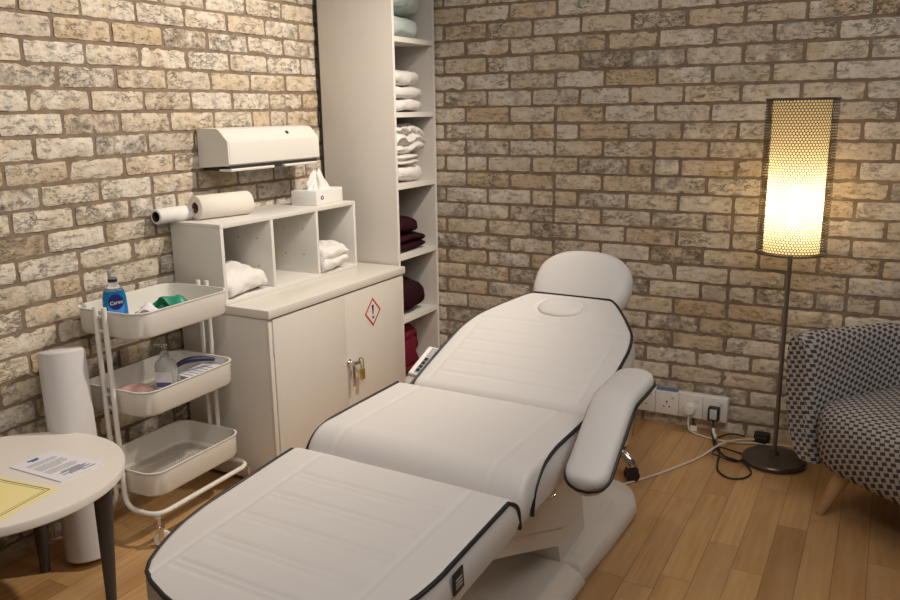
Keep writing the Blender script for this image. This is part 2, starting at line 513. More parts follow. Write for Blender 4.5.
def cushion(name, L, hw, frame, thick, parent, material, crown=.012, re=.018, r0=.03, r1=.03, grooves=(), nl=110, nw=90, hump=None):
    """padded slab: l along, w across, h up; frame maps (l, w, h) to the parent's space."""
    mb = MB(); top = []
    ls = []
    for i in range(nl + 1):
        t = i / nl
        ls.append(L * (t * .55 + .45 * (0.5 - 0.5 * math.cos(PI * t))))
    wsn = [(-1 + 2 * (j / nw)) for j in range(nw + 1)]
    wsn = [.6 * v + .4 * math.sin(v * PI / 2) for v in wsn]
    def drop(d, r):
        if d >= r: return 0.
        d = max(d, 0.); return r - math.sqrt(max(r * r - (r - d) ** 2, 0))
    vs = []
    for l in ls:
        H = hw(l)
        for v in wsn:
            w = v * H
            h = crown * (1 - v ** 4) * (1 - (2 * l / L - 1) ** 6)
            h -= drop(H - abs(w), re) + drop(l, r0) + drop(L - l, r1)
            for g in grooves:
                kind, pos, dep, wid = g[:4]; a, b = (g[4] if len(g) > 4 else (-9, 9))
                if kind == 'l':
                    if a <= w <= b: h -= dep * math.exp(-((l - pos) / wid) ** 2) * min(1, (w - a) / .02, (b - w) / .02)
                else:
                    if a <= l <= b: h -= dep * math.exp(-((w - pos) / wid) ** 2)
            h += .0016 * noise.noise(Vector((l * 7, w * 7, len(name))))
            if hump: h += hump(l, w)
            vs.append((l, w, h))
    W_ = nw + 1; n = len(vs); fs = []
    for i in range(nl):
        for j in range(nw):
            fs.append((i * W_ + j, i * W_ + j + 1, (i + 1) * W_ + j + 1, (i + 1) * W_ + j))
    bot = []
    for (l, w, h) in vs: bot.append((l * .985 + .0075 * L, w * .985, -thick))
    for i in range(nl):
        for j in range(nw):
            fs.append((n + i * W_ + j, n + (i + 1) * W_ + j, n + (i + 1) * W_ + j + 1, n + i * W_ + j + 1))
    per = [j for j in range(W_)] + [i * W_ + nw for i in range(1, nl + 1)] + [nl * W_ + j for j in range(nw - 1, -1, -1)] + [i * W_ for i in range(nl - 1, 0, -1)]
    # one bulging mid ring on the side
    mid = {}
    allv = vs + bot
    for i in per:
        l, w, h = vs[i]
        mid[i] = len(allv); cl = L / 2
        H = hw(l)
        ll = l + (.006 if l > L - 1e-6 else (-.006 if l < 1e-6 else 0)); ww = w + (.005 if w > 0 else -.005) * (abs(w) / max(H, 1e-6)) ** 6
        allv.append((ll, ww, (h - thick) * .5))
    Lp = len(per)
    for k in range(Lp):
        a, b = per[k], per[(k + 1) % Lp]
        fs.append((b, a, mid[a], mid[b])); fs.append((mid[b], mid[a], n + a, n + b))
    mb.add([frame(*p) for p in allv], fs)
    return mb.build(name, material, parent, smooth=60)

def slab_frame(s0, z0, th):
    c, s = math.cos(th), math.sin(th)
    def F(l, w, h): return (w, s0 + l * c - h * s, z0 + l * s + h * c)
    return F

def pipe(frame, pts, parent, name='piping', r=.0042, f=.03):
    mb = MB(); mb.tube(fillet([Vector(p) for p in pts], f), r, 8)
    mb.v = [frame(*p) for p in mb.v]
    return mb.build(name, M['piping'], parent, smooth=60)

def corner_hw(W, rc, L, end0=True, end1=False, rc1=None):
    def hw(l):
        h = W / 2
        if end0 and l < rc: h = W / 2 - rc + math.sqrt(max(rc * rc - (rc - l) ** 2, 0))
        r2 = rc1 or rc
        if end1 and l > L - r2: h = W / 2 - r2 + math.sqrt(max(r2 * r2 - (r2 - (L - l)) ** 2, 0))
        return h
    return hw

WCH = .603
# foot section
LF = .597
F_ = slab_frame(-.575, .582 - .077 * .575, math.atan(.077))
FK = [(0, .060), (.004, .10), (.012, .134), (.040, .215), (.075, .245), (.115, .265), (.16, .281), (.21, .293), (.27, .3005), (.30, .3015), (9, .3015)]
def hwF(l):
    for (a, x), (b, y) in zip(FK, FK[1:]):
        if l <= b: return x + (y - x) * (l - a) / (b - a)
    return .3015
gr = [('w', -.205, .004, .004, (.03, LF - .02)), ('w', .205, .004, .004, (.03, LF - .02))]
for k in range(5):
    p = .085 + k * .092
    gr += [('l', p, .0036, .0045, (-.2, .2)), ('l', p + .017, .0036, .0045, (-.2, .2))]
foot = cushion('foot_cushion', LF, hwF, F_, .095, chair, M['vinyl'], grooves=gr, r0=.014, r1=.035, crown=.004, re=.013)
pp = [(LF + .003, WCH / 2 + .003, -.085), (LF + .001, WCH / 2 + .002, -.030), (LF - .03, WCH / 2 - .002, -.004)]
arc = [(max(l, .003), hwF(l) - .003, -.003) for l in (.30, .26, .22, .18, .14, .10, .075, .05, .03, .012, .004, 0)]
half = fillet(pp, .04)[:-1] + [Vector((LF - .035, WCH / 2 - .003, -.003)), Vector((LF * .5, WCH / 2 - .003, -.002))] + [Vector(p) for p in arc]
pts = half + [Vector((l, -w, h)) for (l, w, h) in reversed(half)]
mb = MB(); mb.tube([F_(*p) for p in pts], .005, 8)
mb.build('piping', M['piping'], foot, smooth=60)
mb = MB(); P0 = F_(.322, WCH / 2 + .008, -.012)
mb.box(-.0012, .0022, -.019, .019, -.045, .002, .001, M=Matrix.Translation(Vector(P0)) @ Matrix.Rotation(.096, 4, 'X'))
for k in range(3):
    mb.box(.0022, .0026, -.012, .012, -.018 - k * .008, -.014 - k * .008, 0, 1, M=Matrix.Translation(Vector(P0)) @ Matrix.Rotation(.096, 4, 'X'))
o = mb.build('fabric_tag', [M['black_plastic'], M['led_grey']], foot); o['label'] = 'small black fabric tag'

# seat section
LS = .447
S_ = slab_frame(.034, .606, math.atan(.012))
hwS = corner_hw(WCH, .02, LS)
gr = [('w', .215, .003, .005), ('w', -.215, .003, .005)]
seat = cushion('seat_cushion', LS, hwS, S_, .110, chair, M['vinyl'], grooves=gr, r0=.085, r1=.03, crown=.004, re=.013)
for sg in (-1, 1):
    if sg < 0:
        pipe(S_, [(.004, -WCH / 2 - .004, -.100), (.010, -WCH / 2 - .004, -.060), (.045, -WCH / 2 - .002, -.020), (.10, -WCH / 2 + .002, -.003), (LS - .02, -WCH / 2 + .003, -.002)], seat, f=.05, r=.005)
        continue
    pipe(S_, [(.060, sg * (WCH / 2 + .003), -.108), (.068, sg * (WCH / 2 + .003), -.055), (.12, sg * (WCH / 2), -.014), (.20, sg * (WCH / 2 - .003), -.002), (LS - .02, sg * (WCH / 2 - .003), -.002)], seat, f=.05, r=.005)

# backrest
LB = .615
TH = math.radians(17.8)
B_ = slab_frame(.490, .592, TH)
def hwB(l):
    keys = [(0, .283), (.05, .285), (.22, .292), (.34, .290), (.42, .275), (.50, .228), (.57, .180), (.605, .154), (.625, .12)]
    for (a, x), (b, y) in zip(keys, keys[1:]):
        if l <= b:
            t = (l - a) / (b - a); return x + (y - x) * t
    return keys[-1][1]
_raw = [hwB(LB * i / 60) for i in range(61)]
for _ in range(6): _raw = [_raw[0]] + [(_raw[i - 1] + 2 * _raw[i] + _raw[i + 1]) / 4 for i in range(1, 60)] + [_raw[60]]
def hwBs(l):
    x = min(max(l / LB * 60, 0), 59.999); i = int(x); return _raw[i] + (_raw[i + 1] - _raw[i]) * (x - i)
gr = [('l', p, .0022, .006, (-.23, .23)) for p in (.09, .15, .21, .27, .33)] + [('w', .235, .002, .006, (.05, .37)), ('w', -.235, .002, .006, (.05, .37)), ('l', .41, .0028, .006, (-.27, .27))]
FH = (.520, 0., .080, .058)
def hump(l, w):
    d = math.sqrt(((l - FH[0]) / FH[3]) ** 2 + ((w - FH[1]) / FH[2]) ** 2)
    return -.005 * math.exp(-((d - 1) / .10) ** 2)
back = cushion('backrest', LB, hwBs, B_, .105, chair, M['vinyl'], crown=.010, grooves=gr, r0=.04, r1=.02, re=.018, hump=hump, nl=120, nw=100)
path = [(min(l, LB - .003), hwBs(l) - .003, -.004) for l in [LB * k / 50 for k in range(0, 51)]]
path += [(LB - .003, w, -.004) for w in (.09, .05, 0, -.05, -.09)]
path += [(min(l, LB - .003), -hwBs(l) + .003, -.004) for l in [LB * k / 50 for k in range(50, -1, -1)]]
mb = MB(); mb.tube([Vector(B_(*p)) for p in path], .005, 8); mb.build('piping', M['piping'], back, smooth=60)
mb = MB(); prof = []
# removable breathing-hole plug
loops = []
for (sc, h) in ((.96, -.004), (.97, .004), (.90, .0085), (.6, .0105), (.2, .011)):
    loops.append([B_(FH[0] + FH[3] * sc * math.sin(a), FH[1] + FH[2] * sc * math.copysign(abs(math.cos(a)) ** .8, math.cos(a)), .003 + h) for a in [2 * PI * k / 40 for k in range(40)]])
mb.loft(loops); o = mb.build('breathing_hole_cover', M['vinyl'], back, smooth=60); o['label'] = 'oval padded cover over the breathing hole'

# headrest
def superloop(c, ux, uy, a, b, n=2.4, N=48):
    out = []
    for k in range(N):
        t = 2 * PI * k / N
        x = math.copysign(abs(math.cos(t)) ** (2 / n), math.cos(t)) * a; y = math.copysign(abs(math.sin(t)) ** (2 / n), math.sin(t)) * b
        out.append(tuple(Vector(c) + Vector(ux) * x + Vector(uy) * y))
    return out
HT = math.radians(52)
hc = Vector((.0, 1.165, .794)); ux = Vector((1, 0, 0)); uy = Vector((0, math.cos(HT), math.sin(HT))); un = Vector((0, -math.sin(HT), math.cos(HT)))
loops = []
for (sc, h) in ((.86, -.040), (.95, -.034), (.99, -.022), (1., -.005), (.985, .012), (.95, .024), (.87, .033), (.72, .038), (.45, .041), (.15, .042)):
    loops.append(superloop(hc + un * h, ux, uy, .174 * sc, .130 * sc, 2.5))
mb = MB(); mb.loft(loops); head = mb.build('headrest', M['vinyl'], chair, smooth=70)
for sg in (-1, 1):
    mb = MB(); mb.tube([(sg * .06, 1.15, .75), (sg * .06, 1.0, .69)], .008, 10)
    mb.build('headrest_post', M['chrome'], chair)

# armrest (right side): a bent pad
ctrl = fillet([(.374, .628, .692), (.374, .425, .684), (.374, .215, .532)], .032, 8)
pc = []
for p, q_ in zip(ctrl, ctrl[1:]):
    k = max(1, int((q_ - p).length / .008))
    for e in range(k): pc.append(p.lerp(q_, e / k))
pc.append(ctrl[-1])
loops = []; edgeR = []; edgeL = []
N_ = len(pc)
def arm_sec(i):
    p = pc[i]; t = (pc[min(i + 1, N_ - 1)] - pc[max(i - 1, 0)]).normalized(); nn = Vector((0, -t.z, t.y)) if t.y > 0 else Vector((0, t.z, -t.y))
    return p, t, nn
arcl = [0]
for i in range(1, N_): arcl.append(arcl[-1] + (pc[i] - pc[i - 1]).length)
AL = arcl[-1]
def arm_hw(x):
    r = .048; h = .054
    if x < r: return h - r + math.sqrt(max(r * r - (r - x) ** 2, 1e-8))
    if x > AL - r: return h - r + math.sqrt(max(r * r - (r - (AL - x)) ** 2, 1e-8))
    return h
loops = []
for i in range(N_):
    p, t, nn = arm_sec(i); H = max(arm_hw(arcl[i]), .012); e = 1.0
    x = min(arcl[i], AL - arcl[i]); drop = .018 * (1 - min(1, x / .02)) ** 2
    sec = []
    for (fx, fh) in ((-1, -.020), (-1.0, -.004), (-.96, .006), (-.85, .0125), (-.6, .017), (0, .020), (.6, .017), (.85, .0125), (.96, .006), (1.0, -.004), (1, -.020), (.9, -.034), (0, -.037), (-.9, -.034)):
        hh = fh - (drop if fh > 0 else 0)
        sec.append(tuple(p + Vector((fx * H, 0, 0)) + nn * hh))
    loops.append(sec)
mb = MB(); mb.loft(loops); arm = mb.build('armrest', M['vinyl'], chair, smooth=50)
ring = []
for i in range(N_):
    p, t, nn = arm_sec(i); H = max(arm_hw(arcl[i]), .012); ring.append(p + Vector((H + .002, 0, 0)) - nn * .013)
for i in range(N_ - 1, -1, -1):
    p, t, nn = arm_sec(i); H = max(arm_hw(arcl[i]), .012); ring.append(p + Vector((-H - .002, 0, 0)) - nn * .013)
mb = MB(); mb.tube(ring, .0045, 8, closed=True); mb.build('piping', M['piping'], arm, smooth=60)
mb = MB(); mb.tube(fillet([(.39, .53, .63), (.385, .52, .53), (.25, .50, .50)], .03), .012, 10); mb.build('armrest_bracket', M['chrome'], chair)

# under-frame, lift column and base
mb = MB(); mb.box(-.205, .205, .06, .53, .435, .482, .012); mb.v = [(x, y, z + .1 * (y - .28)) for x, y, z in mb.v]
mb.build('seat_frame', M['base_plastic'], chair)
mb = MB(); mb.prism([(.02, .40), (.179, .374), (.541, .230), (.58, .225), (.70, .345), (.50, .46), (.02, .45)], -.20, .20, 'x'); mb.build('lift_arm_cover', M['base_plastic'], chair, smooth=0)
mb = MB(); mb.prism([(.02, .398), (.02, .385), (.179, .322), (.541, .172), (.58, .19), (.58, .223), (.541, .227), (.179, .371)], -.194, .194, 'x'); mb.build('lower_arm_cover', M['base_plastic'], chair, smooth=0)
mb = MB(); mb.prism([(.56, .205), (.60, .075), (.80, .075), (.74, .32), (.58, .40)], -.17, .17, 'x'); mb.build('lift_pivot', M['base_plastic'], chair, smooth=0)
mb = MB(); mb.box(-.16, .16, -.50, .02, .405, .46, .01); mb.v = [(x, y, z + .08 * y) for x, y, z in mb.v]
mb.build('foot_frame', M['base_plastic'], chair)
mb = MB(); mb.tube(smooth_path([(.203, .415, .395), (.212, .42, .38), (.212, .445, .375), (.205, .46, .385)], 4), .004, 8); mb.build('frame_lever', M['chrome'], chair)
# moulded base: a low front half and a rear half that rises to the arm
def base_hump_f(l, w): return .012 * (1 - min(1, abs(w) / .26) ** 3) - .02 * max(0, (abs(w) - .185) / .05)
def flat_frame(s0, z0):
    def F(l, w, h): return (w, s0 + l, z0 + h)
    return F
cushion('base_front', .70, lambda l: .238 - .03 * max(0, .35 - l), flat_frame(-.09, .072), .063, chair, M['base_plastic'], crown=0, re=.010, r0=.03, r1=.003, hump=base_hump_f, nl=50, nw=60)
def base_hump_r(l, w):
    rise = .045 * min(1, l / .35) if l < .48 else .045 * max(0, 1 - ((l - .48) / .12)) ** .8
    k = min(1, max(0, (.235 - abs(w)) / .085)); k = k ** .9
    return .010 * (1 - min(1, abs(w) / .26) ** 3) + rise * k + (.004 * math.exp(-((abs(w) - .185) / .008) ** 2) if .05 < l < .4 else 0)
_hr = corner_hw(.485, .10, .565, False, True)
cushion('base_rear', .565, lambda l: _hr(l) - .010 * max(0, 1 - l / .25), flat_frame(.613, .070), .058, chair, M['base_plastic'], crown=0, re=.010, r0=.003, r1=.012, hump=base_hump_r, nl=70, nw=70)
for (x, y) in ((-.19, -.02), (.19, -.02), (-.19, 1.08), (.19, 1.08)):
    mb = MB(); mb.lathe([(.02, 0), (.022, .004), (.02, .013)], 16, M=Matrix.Translation((x, y, 0))); mb.build('rubber_foot', M['black_plastic'], chair)

# hand control hanging at the chair's left side
rem = thing('hand_control', 'white hand control with grey buttons beside the left edge of the backrest', 'remote control', (0, 0, 0))
Mc = Matrix.Translation((C0[0], C0[1], 0)) @ Matrix.Rotation(PHI, 4, 'Z') @ Matrix.Translation((-.318, .64, .618)) @ Matrix.Rotation(math.radians(22), 4, 'X') @ Matrix.Rotation(math.radians(6), 4, 'Y') @ Matrix.Scale(.74, 4)
mb = MB(); mb.box(-.028, .028, -.095, .095, -.012, .012, .008, seg=3, M=Mc); mb.build('casing', M['socket'], rem)
mb = MB(); mb.box(-.004, .022, -.085, .085, .0121, .0135, .0005, M=Mc); kp = mb.build('button_panel', M['led_grey'], rem)
for k in range(4):
    mb = MB(); mb.box(.001, .017, -.075 + k * .024, -.058 + k * .024, .0135, .0165, .001, M=Mc); mb.build('button', M['black_plastic'], kp)
mb = MB(); mb.box(-.01, .035, -.03, .03, -.030, -.011, .004, M=Mc); mb.build('holder_clip', M['black_plastic'], rem)

# ------------------------------------------------------------------ stool behind (chrome star base)
st = thing('wheeled_stool', 'chrome star-base stool on black castors, mostly hidden behind the treatment chair', 'stool', (1.350, -.60, 0))
SEAT_Z = .47
mb = MB(); mb.lathe([(.01, SEAT_Z - .06), (.16, SEAT_Z - .055), (.175, SEAT_Z - .03), (.165, SEAT_Z - .006), (.12, SEAT_Z), (0, SEAT_Z)], 40); mb.build('seat', M['vinyl'], st)
mb = MB(); mb.lathe([(.028, .11), (.028, .28), (.018, .281), (.018, SEAT_Z - .06)], 20); mb.build('gas_column', M['chrome'], st)
ang0 = math.atan2(-.655 + .60, 1.62 - 1.35)
for k in range(5):
    a = ang0 + k * 2 * PI / 5; d = Vector((math.cos(a), math.sin(a), 0))
    mb = MB(); mb.tube(smooth_path([d * .02 + Vector((0, 0, .115)), d * .12 + Vector((0, 0, .112)), d * .215 + Vector((0, 0, .102)), d * .252 + Vector((0, 0, .082)), d * .262 + Vector((0, 0, .058))], 5), [.019] * 21, 12)
    lg = mb.build('leg', M['chrome'], st, smooth=60)
    mb = MB(); Mx = Matrix.Translation(d * .264) @ Matrix.Rotation(a + .9, 4, 'Z')
    for sg in (-1, 1): mb.lathe([(.006, -.009), (.024, -.009), (.0255, -.005), (.0255, .005), (.024, .009), (.006, .009)], 20, M=Mx @ Matrix.Translation((0, sg * .013, .0255)) @ Matrix.Rotation(PI / 2, 4, 'X'))
    mb.box(-.022, .022, -.021, .021, .030, .056, .008, M=Mx)
    mb.build('castor', M['black_plastic'], lg)

# ------------------------------------------------------------------ tall open shelf unit
SX, SY0, SY1 = .405, -.384, -.010
ZT = 2.02; ZB = [.105, .425, .728, 1.055, 1.376, 1.700]
sh = thing('tall_shelf_unit', 'tall narrow open shelf unit standing in the room corner, full of folded linen', 'shelf unit', (.012, 0, 0))
mb = MB(); mb.box(0.012, SX, SY0, SY0 + .018, 0, ZT, .001); mb.box(SX, SX + .0012, SY0, SY0 + .018, 0, ZT, 0, 1); mb.build('side_panel', [M['shelf_board'], M['edge_white']], sh)
mb = MB(); mb.box(0.012, SX, SY1 - .018, SY1, 0, ZT, .001); mb.box(SX, SX + .0012, SY1 - .018, SY1, 0, ZT, 0, 1); mb.build('side_panel', [M['shelf_board'], M['edge_white']], sh)
mb = MB(); mb.box(0, .012, SY0, SY1, 0, ZT); mb.build('gap_shade_panel', M['gap_shade'], sh)  # dark board behind the unit; its colour paints the shaded gap at the wall
mb = MB(); mb.box(.0125, .016, SY0 + .018, SY1 - .018, .05, ZT - .02); mb.build('back_lining', M['shelf_board'], sh)
for z in ZB + [ZT - .009]:
    mb = MB(); mb.box(.013, SX - .002, SY0 + .018, SY1 - .018, z - .011, z + .011, .0008); mb.box(SX - .002, SX - .0005, SY0 + .018, SY1 - .018, z - .011, z + .011, 0, 1); mb.build('shelf', [M['shelf_board'], M['edge_white']], sh)
mb = MB(); mb.box(.37, .385, SY0 + .018, SY1 - .018, 0, ZB[0] - .012); mb.build('plinth', M['shelf_board'], sh)

def towel(name, label, cat, c, dx, dy, h, material, layers=2, seed=1, rough=.006, rot=0., sag=0., group=None, crease=0.0, n=4.0, groove=.16, slump=0.0, ylim=None):
    """folded cloth: layered fold at the +x front, resting at z = c[2]."""
    mb = MB(); NU, NK = 30, 56; loops = []
    for i in range(NU + 1):
        u = -1 + 2 * i / NU
        es = (max(1 - abs(u) ** 7, 0)) ** .28
        es = max(es, .35); loop = []
        for k in range(NK):
            a = 2 * PI * k / NK
            cx = math.copysign(abs(math.cos(a)) ** (2 / n), math.cos(a)); sz = math.copysign(abs(math.sin(a)) ** (2 / n), math.sin(a))
            zf = (sz + 1) / 2
            g = (abs(math.cos(PI * layers * zf)) ** .7) if layers > 1 else 1
            side = abs(cx) ** 2
            x = cx * dx / 2 * (1 - groove * (1 - g) * 0 - groove * side * (1 - abs(math.sin(PI * layers * zf)) ** .5)) * (0.9 + .1 * es)
            z = zf * h * (es * .35 + .65)
            y = u * dy / 2
            p = Vector((x * 9 + seed * 3.1, y * 9, z * 12))
            nv = Vector((noise.noise(p), noise.noise(p + Vector((7, 0, 0))), noise.noise(p + Vector((0, 9, 0)))))
            p2 = p * 3.1
            nv2 = Vector((noise.noise(p2), noise.noise(p2 + Vector((7, 0, 0))), noise.noise(p2 + Vector((0, 9, 0)))))
            cr = 0
            if crease: cr = crease * (1 - abs(noise.noise(Vector((x * 10 + seed, y * 14 + 3 * noise.noise(p), z * 22))))) ** 6
            q = Vector((x, y, z)) + nv * rough + nv2 * rough * .45
            q.z = q.z - cr * zf - sag * (u * u) * zf - slump * (cx * .5 + .5) * zf * h
            if ylim: q.y = min(max(q.y, ylim[0] - c[1]), ylim[1] - c[1])
            q.z = max(q.z, 0.0005 if zf < .02 else .001)
            loop.append((q.x, q.y, q.z))
        loops.append(loop)
    mb.loft(loops)
    o = mb.build(name, material, None, smooth=75)
    o.location = c; o.rotation_euler = (0, 0, rot)
    return tag(o, label, cat, group)

yc = (SY0 + SY1) / 2
b = lambda i: ZB[i] + .0112
YL = (SY0 + .020, SY1 - .020)
# top compartment
towel('folded_sheet', 'pale mint folded sheet lying flat on the highest visible shelf', 'sheet', (0.228, yc - .045, b(5)), 0.340, 0.258, .115, M['mint'], 1, 3, .010, crease=.008, n=3.8, ylim=YL, slump=.2)
towel('folded_sheet', 'pale mint crumpled sheet lying on top of the other mint sheet', 'sheet', (0.214, yc - .035, b(5) + .108), 0.360, 0.280, .16, M['mint'], 1, 5, .014, crease=.012, n=3.6, ylim=YL)
# second compartment
z = b(4)
towel('folded_towel', 'white folded towel at the bottom of the stack of three on the upper shelf', 'towel', (0.228, yc - .035, z), 0.340, 0.280, .060, M['towel'], 1, 11, .010, n=4.0, ylim=YL, group='white towels in the tall shelf')
towel('folded_towel', 'white folded towel in the middle of the stack of three on the upper shelf', 'towel', (0.228, yc - .025, z + .057), 0.340, 0.291, .066, M['towel'], 1, 12, .010, n=4.0, ylim=YL, group='white towels in the tall shelf')
towel('folded_towel', 'white folded towel on top of the stack of three on the upper shelf', 'towel', (0.232, yc - .04, z + .118), 0.330, 0.263, .082, M['towel'], 1, 13, .013, n=3.6, ylim=YL, slump=.15, group='white towels in the tall shelf')
# third compartment
z = b(3)
towel('folded_towel', 'white folded towel under the crumpled sheets on the middle shelf', 'towel', (0.214, yc - .03, z), 0.360, 0.291, .084, M['towel'], 1, 21, .012, n=3.6, ylim=YL, group='white towels in the tall shelf')
towel('folded_sheet', 'thin off-white folded sheet between the crumpled sheet and the towel below it', 'sheet', (0.222, yc - .055, z + .08), 0.350, 0.235, .055, M['sheet'], 2, 22, .008, crease=.005, n=4.0, ylim=YL)
towel('folded_sheet', 'crumpled off-white sheet with loose hanging folds on the middle shelf stack', 'sheet', (0.210, yc - .025, z + .132), 0.370, 0.302, .140, M['sheet'], 3, 23, .018, crease=.016, n=4.2, ylim=YL, groove=.2)
# fourth
z = b(2)
towel('folded_towel', 'dark burgundy towel lying flat under the rolled burgundy one', 'towel', (0.214, yc - .025, z), 0.360, 0.302, .085, M['burgundy'], 2, 31, .007, n=4.2, ylim=YL)
towel('rolled_towel', 'dark burgundy rolled towel on top of the flat burgundy towel', 'towel', (0.222, yc - .065, z + .083), 0.350, 0.224, .085, M['burgundy'], 1, 32, .009, n=3.4, ylim=YL)
# fifth
towel('folded_towel', 'dark burgundy humped towel alone on the shelf below the rolled towel', 'towel', (0.222, yc - .05, b(1)), 0.350, 0.291, .175, M['burgundy'], 1, 41, .010, n=3.3, ylim=YL, slump=.12)
# sixth
towel('folded_cloth', 'crimson folded cloth stacked on the lowest visible shelf', 'cloth', (0.214, yc - .075, b(0)), 0.360, 0.224, .26, M['crimson'], 4, 51, .009, n=4.6, ylim=YL)

# ------------------------------------------------------------------ steel cabinet
CX, CY0, CY1, CH = .455, -1.335, -.398, .702
cb = thing('steel_cabinet', 'cream steel two-door cabinet with a red-bordered warning sign, against the brick wall', 'cabinet', (0, 0, 0))
mb = MB(); mb.box(.018, CX - .016, CY0 + .006, CY1 - .004, .02, CH - .032, .002); mb.build('carcass', M['steel_white'], cb)
mb = MB(); mb.box(.016, CX + .006, CY0, CY1 + .002, CH - .032, CH, .0025); mb.build('top_panel', M['steel_white'], cb)
mb = MB(); mb.box(CX - .016, CX - .004, CY0 + .006, CY0 + .024, .02, CH - .034, .001); mb.build('door_frame', M['steel_white'], cb); mb = MB(); mb.box(CX - .016, CX - .004, CY1 - .020, CY1 - .004, .02, CH - .034, .001); mb.build('door_frame', M['steel_white'], cb)
ym = (CY0 + CY1) / 2
mb = MB(); mb.box(CX - .016, CX, CY0 + .027, ym - .0004, .03, CH - .038, .0008); dl = mb.build('door', M['steel_white'], cb)
mb = MB(); mb.box(CX - .016, CX, ym + .0004, CY1 - .023, .03, CH - .038, .0008); dr = mb.build('door', M['steel_white'], cb)
for (d_, y) in ((dl, CY0 + .0255), (dr, CY1 - .0215)):
    for z in (.56, .13):
        mb = MB(); mb.tube([(CX - .003, y, z - .03), (CX - .003, y, z + .03)], .003, 8); mb.build('hinge', M['screen_grey'], d_)
mb = MB()
sc_ = Vector((CX + .0006, -.664, .548)); hh, hw_ = .064, .062
def dia(k, x): return [(x, sc_.y, sc_.z + hh * k), (x, sc_.y + hw_ * k, sc_.z), (x, sc_.y, sc_.z - hh * k), (x, sc_.y - hw_ * k, sc_.z)]
mb.loft([dia(1.05, CX), dia(1.05, CX + .0006)], 0); mb.loft([dia(1., CX + .0006), dia(1., CX + .0009)], 1); mb.loft([dia(.81, CX + .0009), dia(.81, CX + .0012)], 0)
x = CX + .0012
mb.loft([[(x, sc_.y + yy, sc_.z + zz) for yy, zz in ((-.008, .031), (.008, .031), (.0035, -.010), (-.0035, -.010))], [(x + .0003, sc_.y + yy, sc_.z + zz) for yy, zz in ((-.008, .031), (.008, .031), (.0035, -.010), (-.0035, -.010))]], 2)
mb.loft([[(x + e, sc_.y + .0065 * math.cos(a), sc_.z - .0235 + .0065 * math.sin(a)) for a in [2 * PI * k / 14 for k in range(14)]] for e in (0, .0003)], 2)
o = mb.build('warning_sign', [M['sticker'], M['red_line'], M['black_plastic']], dr, smooth=0); o['label'] = 'white diamond sign with red border and black exclamation mark'
mb = MB()
hz = .372
mb.lathe([(.017, 0), (.017, .004), (.012, .008), (.010, .012), (.010, .022)], 18, M=Matrix.Translation((CX, ym + .012, hz)) @ Matrix.Rotation(PI / 2, 4, 'Y'))
mb.tube([(CX + .026, ym + .004, hz), (CX + .030, ym + .045, hz - .002)], .009, 12)
mb.box(CX + .02, CX + .028, ym + .002, ym + .020, hz - .10, hz + .006, .003)
o = mb.build('handle', M['chrome'], dl); o['label'] = 'chrome turning handle with hasp'
pl = thing('padlock', 'small brass padlock hanging from the cabinet handle', 'padlock', (0, 0, 0))
mb = MB(); mb.box(CX + .022, CX + .036, ym + .052, ym + .078, hz - .085, hz - .035, .003, seg=2); mb.build('lock_body', M['brass'], pl)
mb = MB(); mb.tube(smooth_path([(CX + .029, ym + .057, hz - .04), (CX + .029, ym + .055, hz - .008), (CX + .029, ym + .046, hz + .008), (CX + .029, ym + .062, hz + .012), (CX + .029, ym + .074, hz - .006), (CX + .029, ym + .073, hz - .04)], 5), .0032, 8); mb.build('shackle', M['chrome'], pl)

# ------------------------------------------------------------------ cube organiser on the cabinet
OX, OY0, OY1, OZ0, OZ1 = .262, -1.338, -.488, CH, 1.002
og = thing('cube_organiser', 'white three-compartment organiser standing on the cream cabinet', 'organiser', (0, 0, 0))
T = .016
def board(nm, *a): 
    mb = MB(); mb.box(*a, .001); return mb.build(nm, M['white_paint'], og)
board('top_panel', .014, OX, OY0, OY1, OZ1 - T, OZ1)
board('bottom_panel', .014, OX + .0, OY0, OY1, OZ0 + .0005, OZ0 + .018)
board('side_panel', .014, OX, OY0, OY0 + T, OZ0 + .018, OZ1 - T)
board('side_panel', .014, OX, OY1 - T, OY1, OZ0 + .018, OZ1 - T)
for y in (-1.056, -.770):
    dv = board('divider', .014, OX, y - T / 2, y + T / 2, OZ0 + .018, OZ1 - T)
    for (px, pz) in ((.09, .80), (.19, .80), (.09, .91), (.19, .91)):
        mb = MB(); mb.lathe([(.004, 0), (.004, .0006)], 10, M=Matrix.Translation((px, y - T / 2, pz)) @ Matrix.Rotation(PI / 2, 4, 'X'))
        mb.build('peg_hole', M['led_grey'], dv)
towel('folded_towel', 'white folded towel in the left compartment of the organiser', 'towel', (.165, -1.208, OZ0 + .0185), .20, .225, .122, M['towel'], 1, 61, .014, n=3.0, slump=.25, crease=.008, sag=.02, rot=.05)
towel('rolled_towel', 'white bunched towel in the right compartment of the organiser', 'towel', (.20, -.672, OZ0 + .0185), .19, .165, .118, M['towel'], 2, 63, .012, crease=.01, n=2.3, rot=-.1)

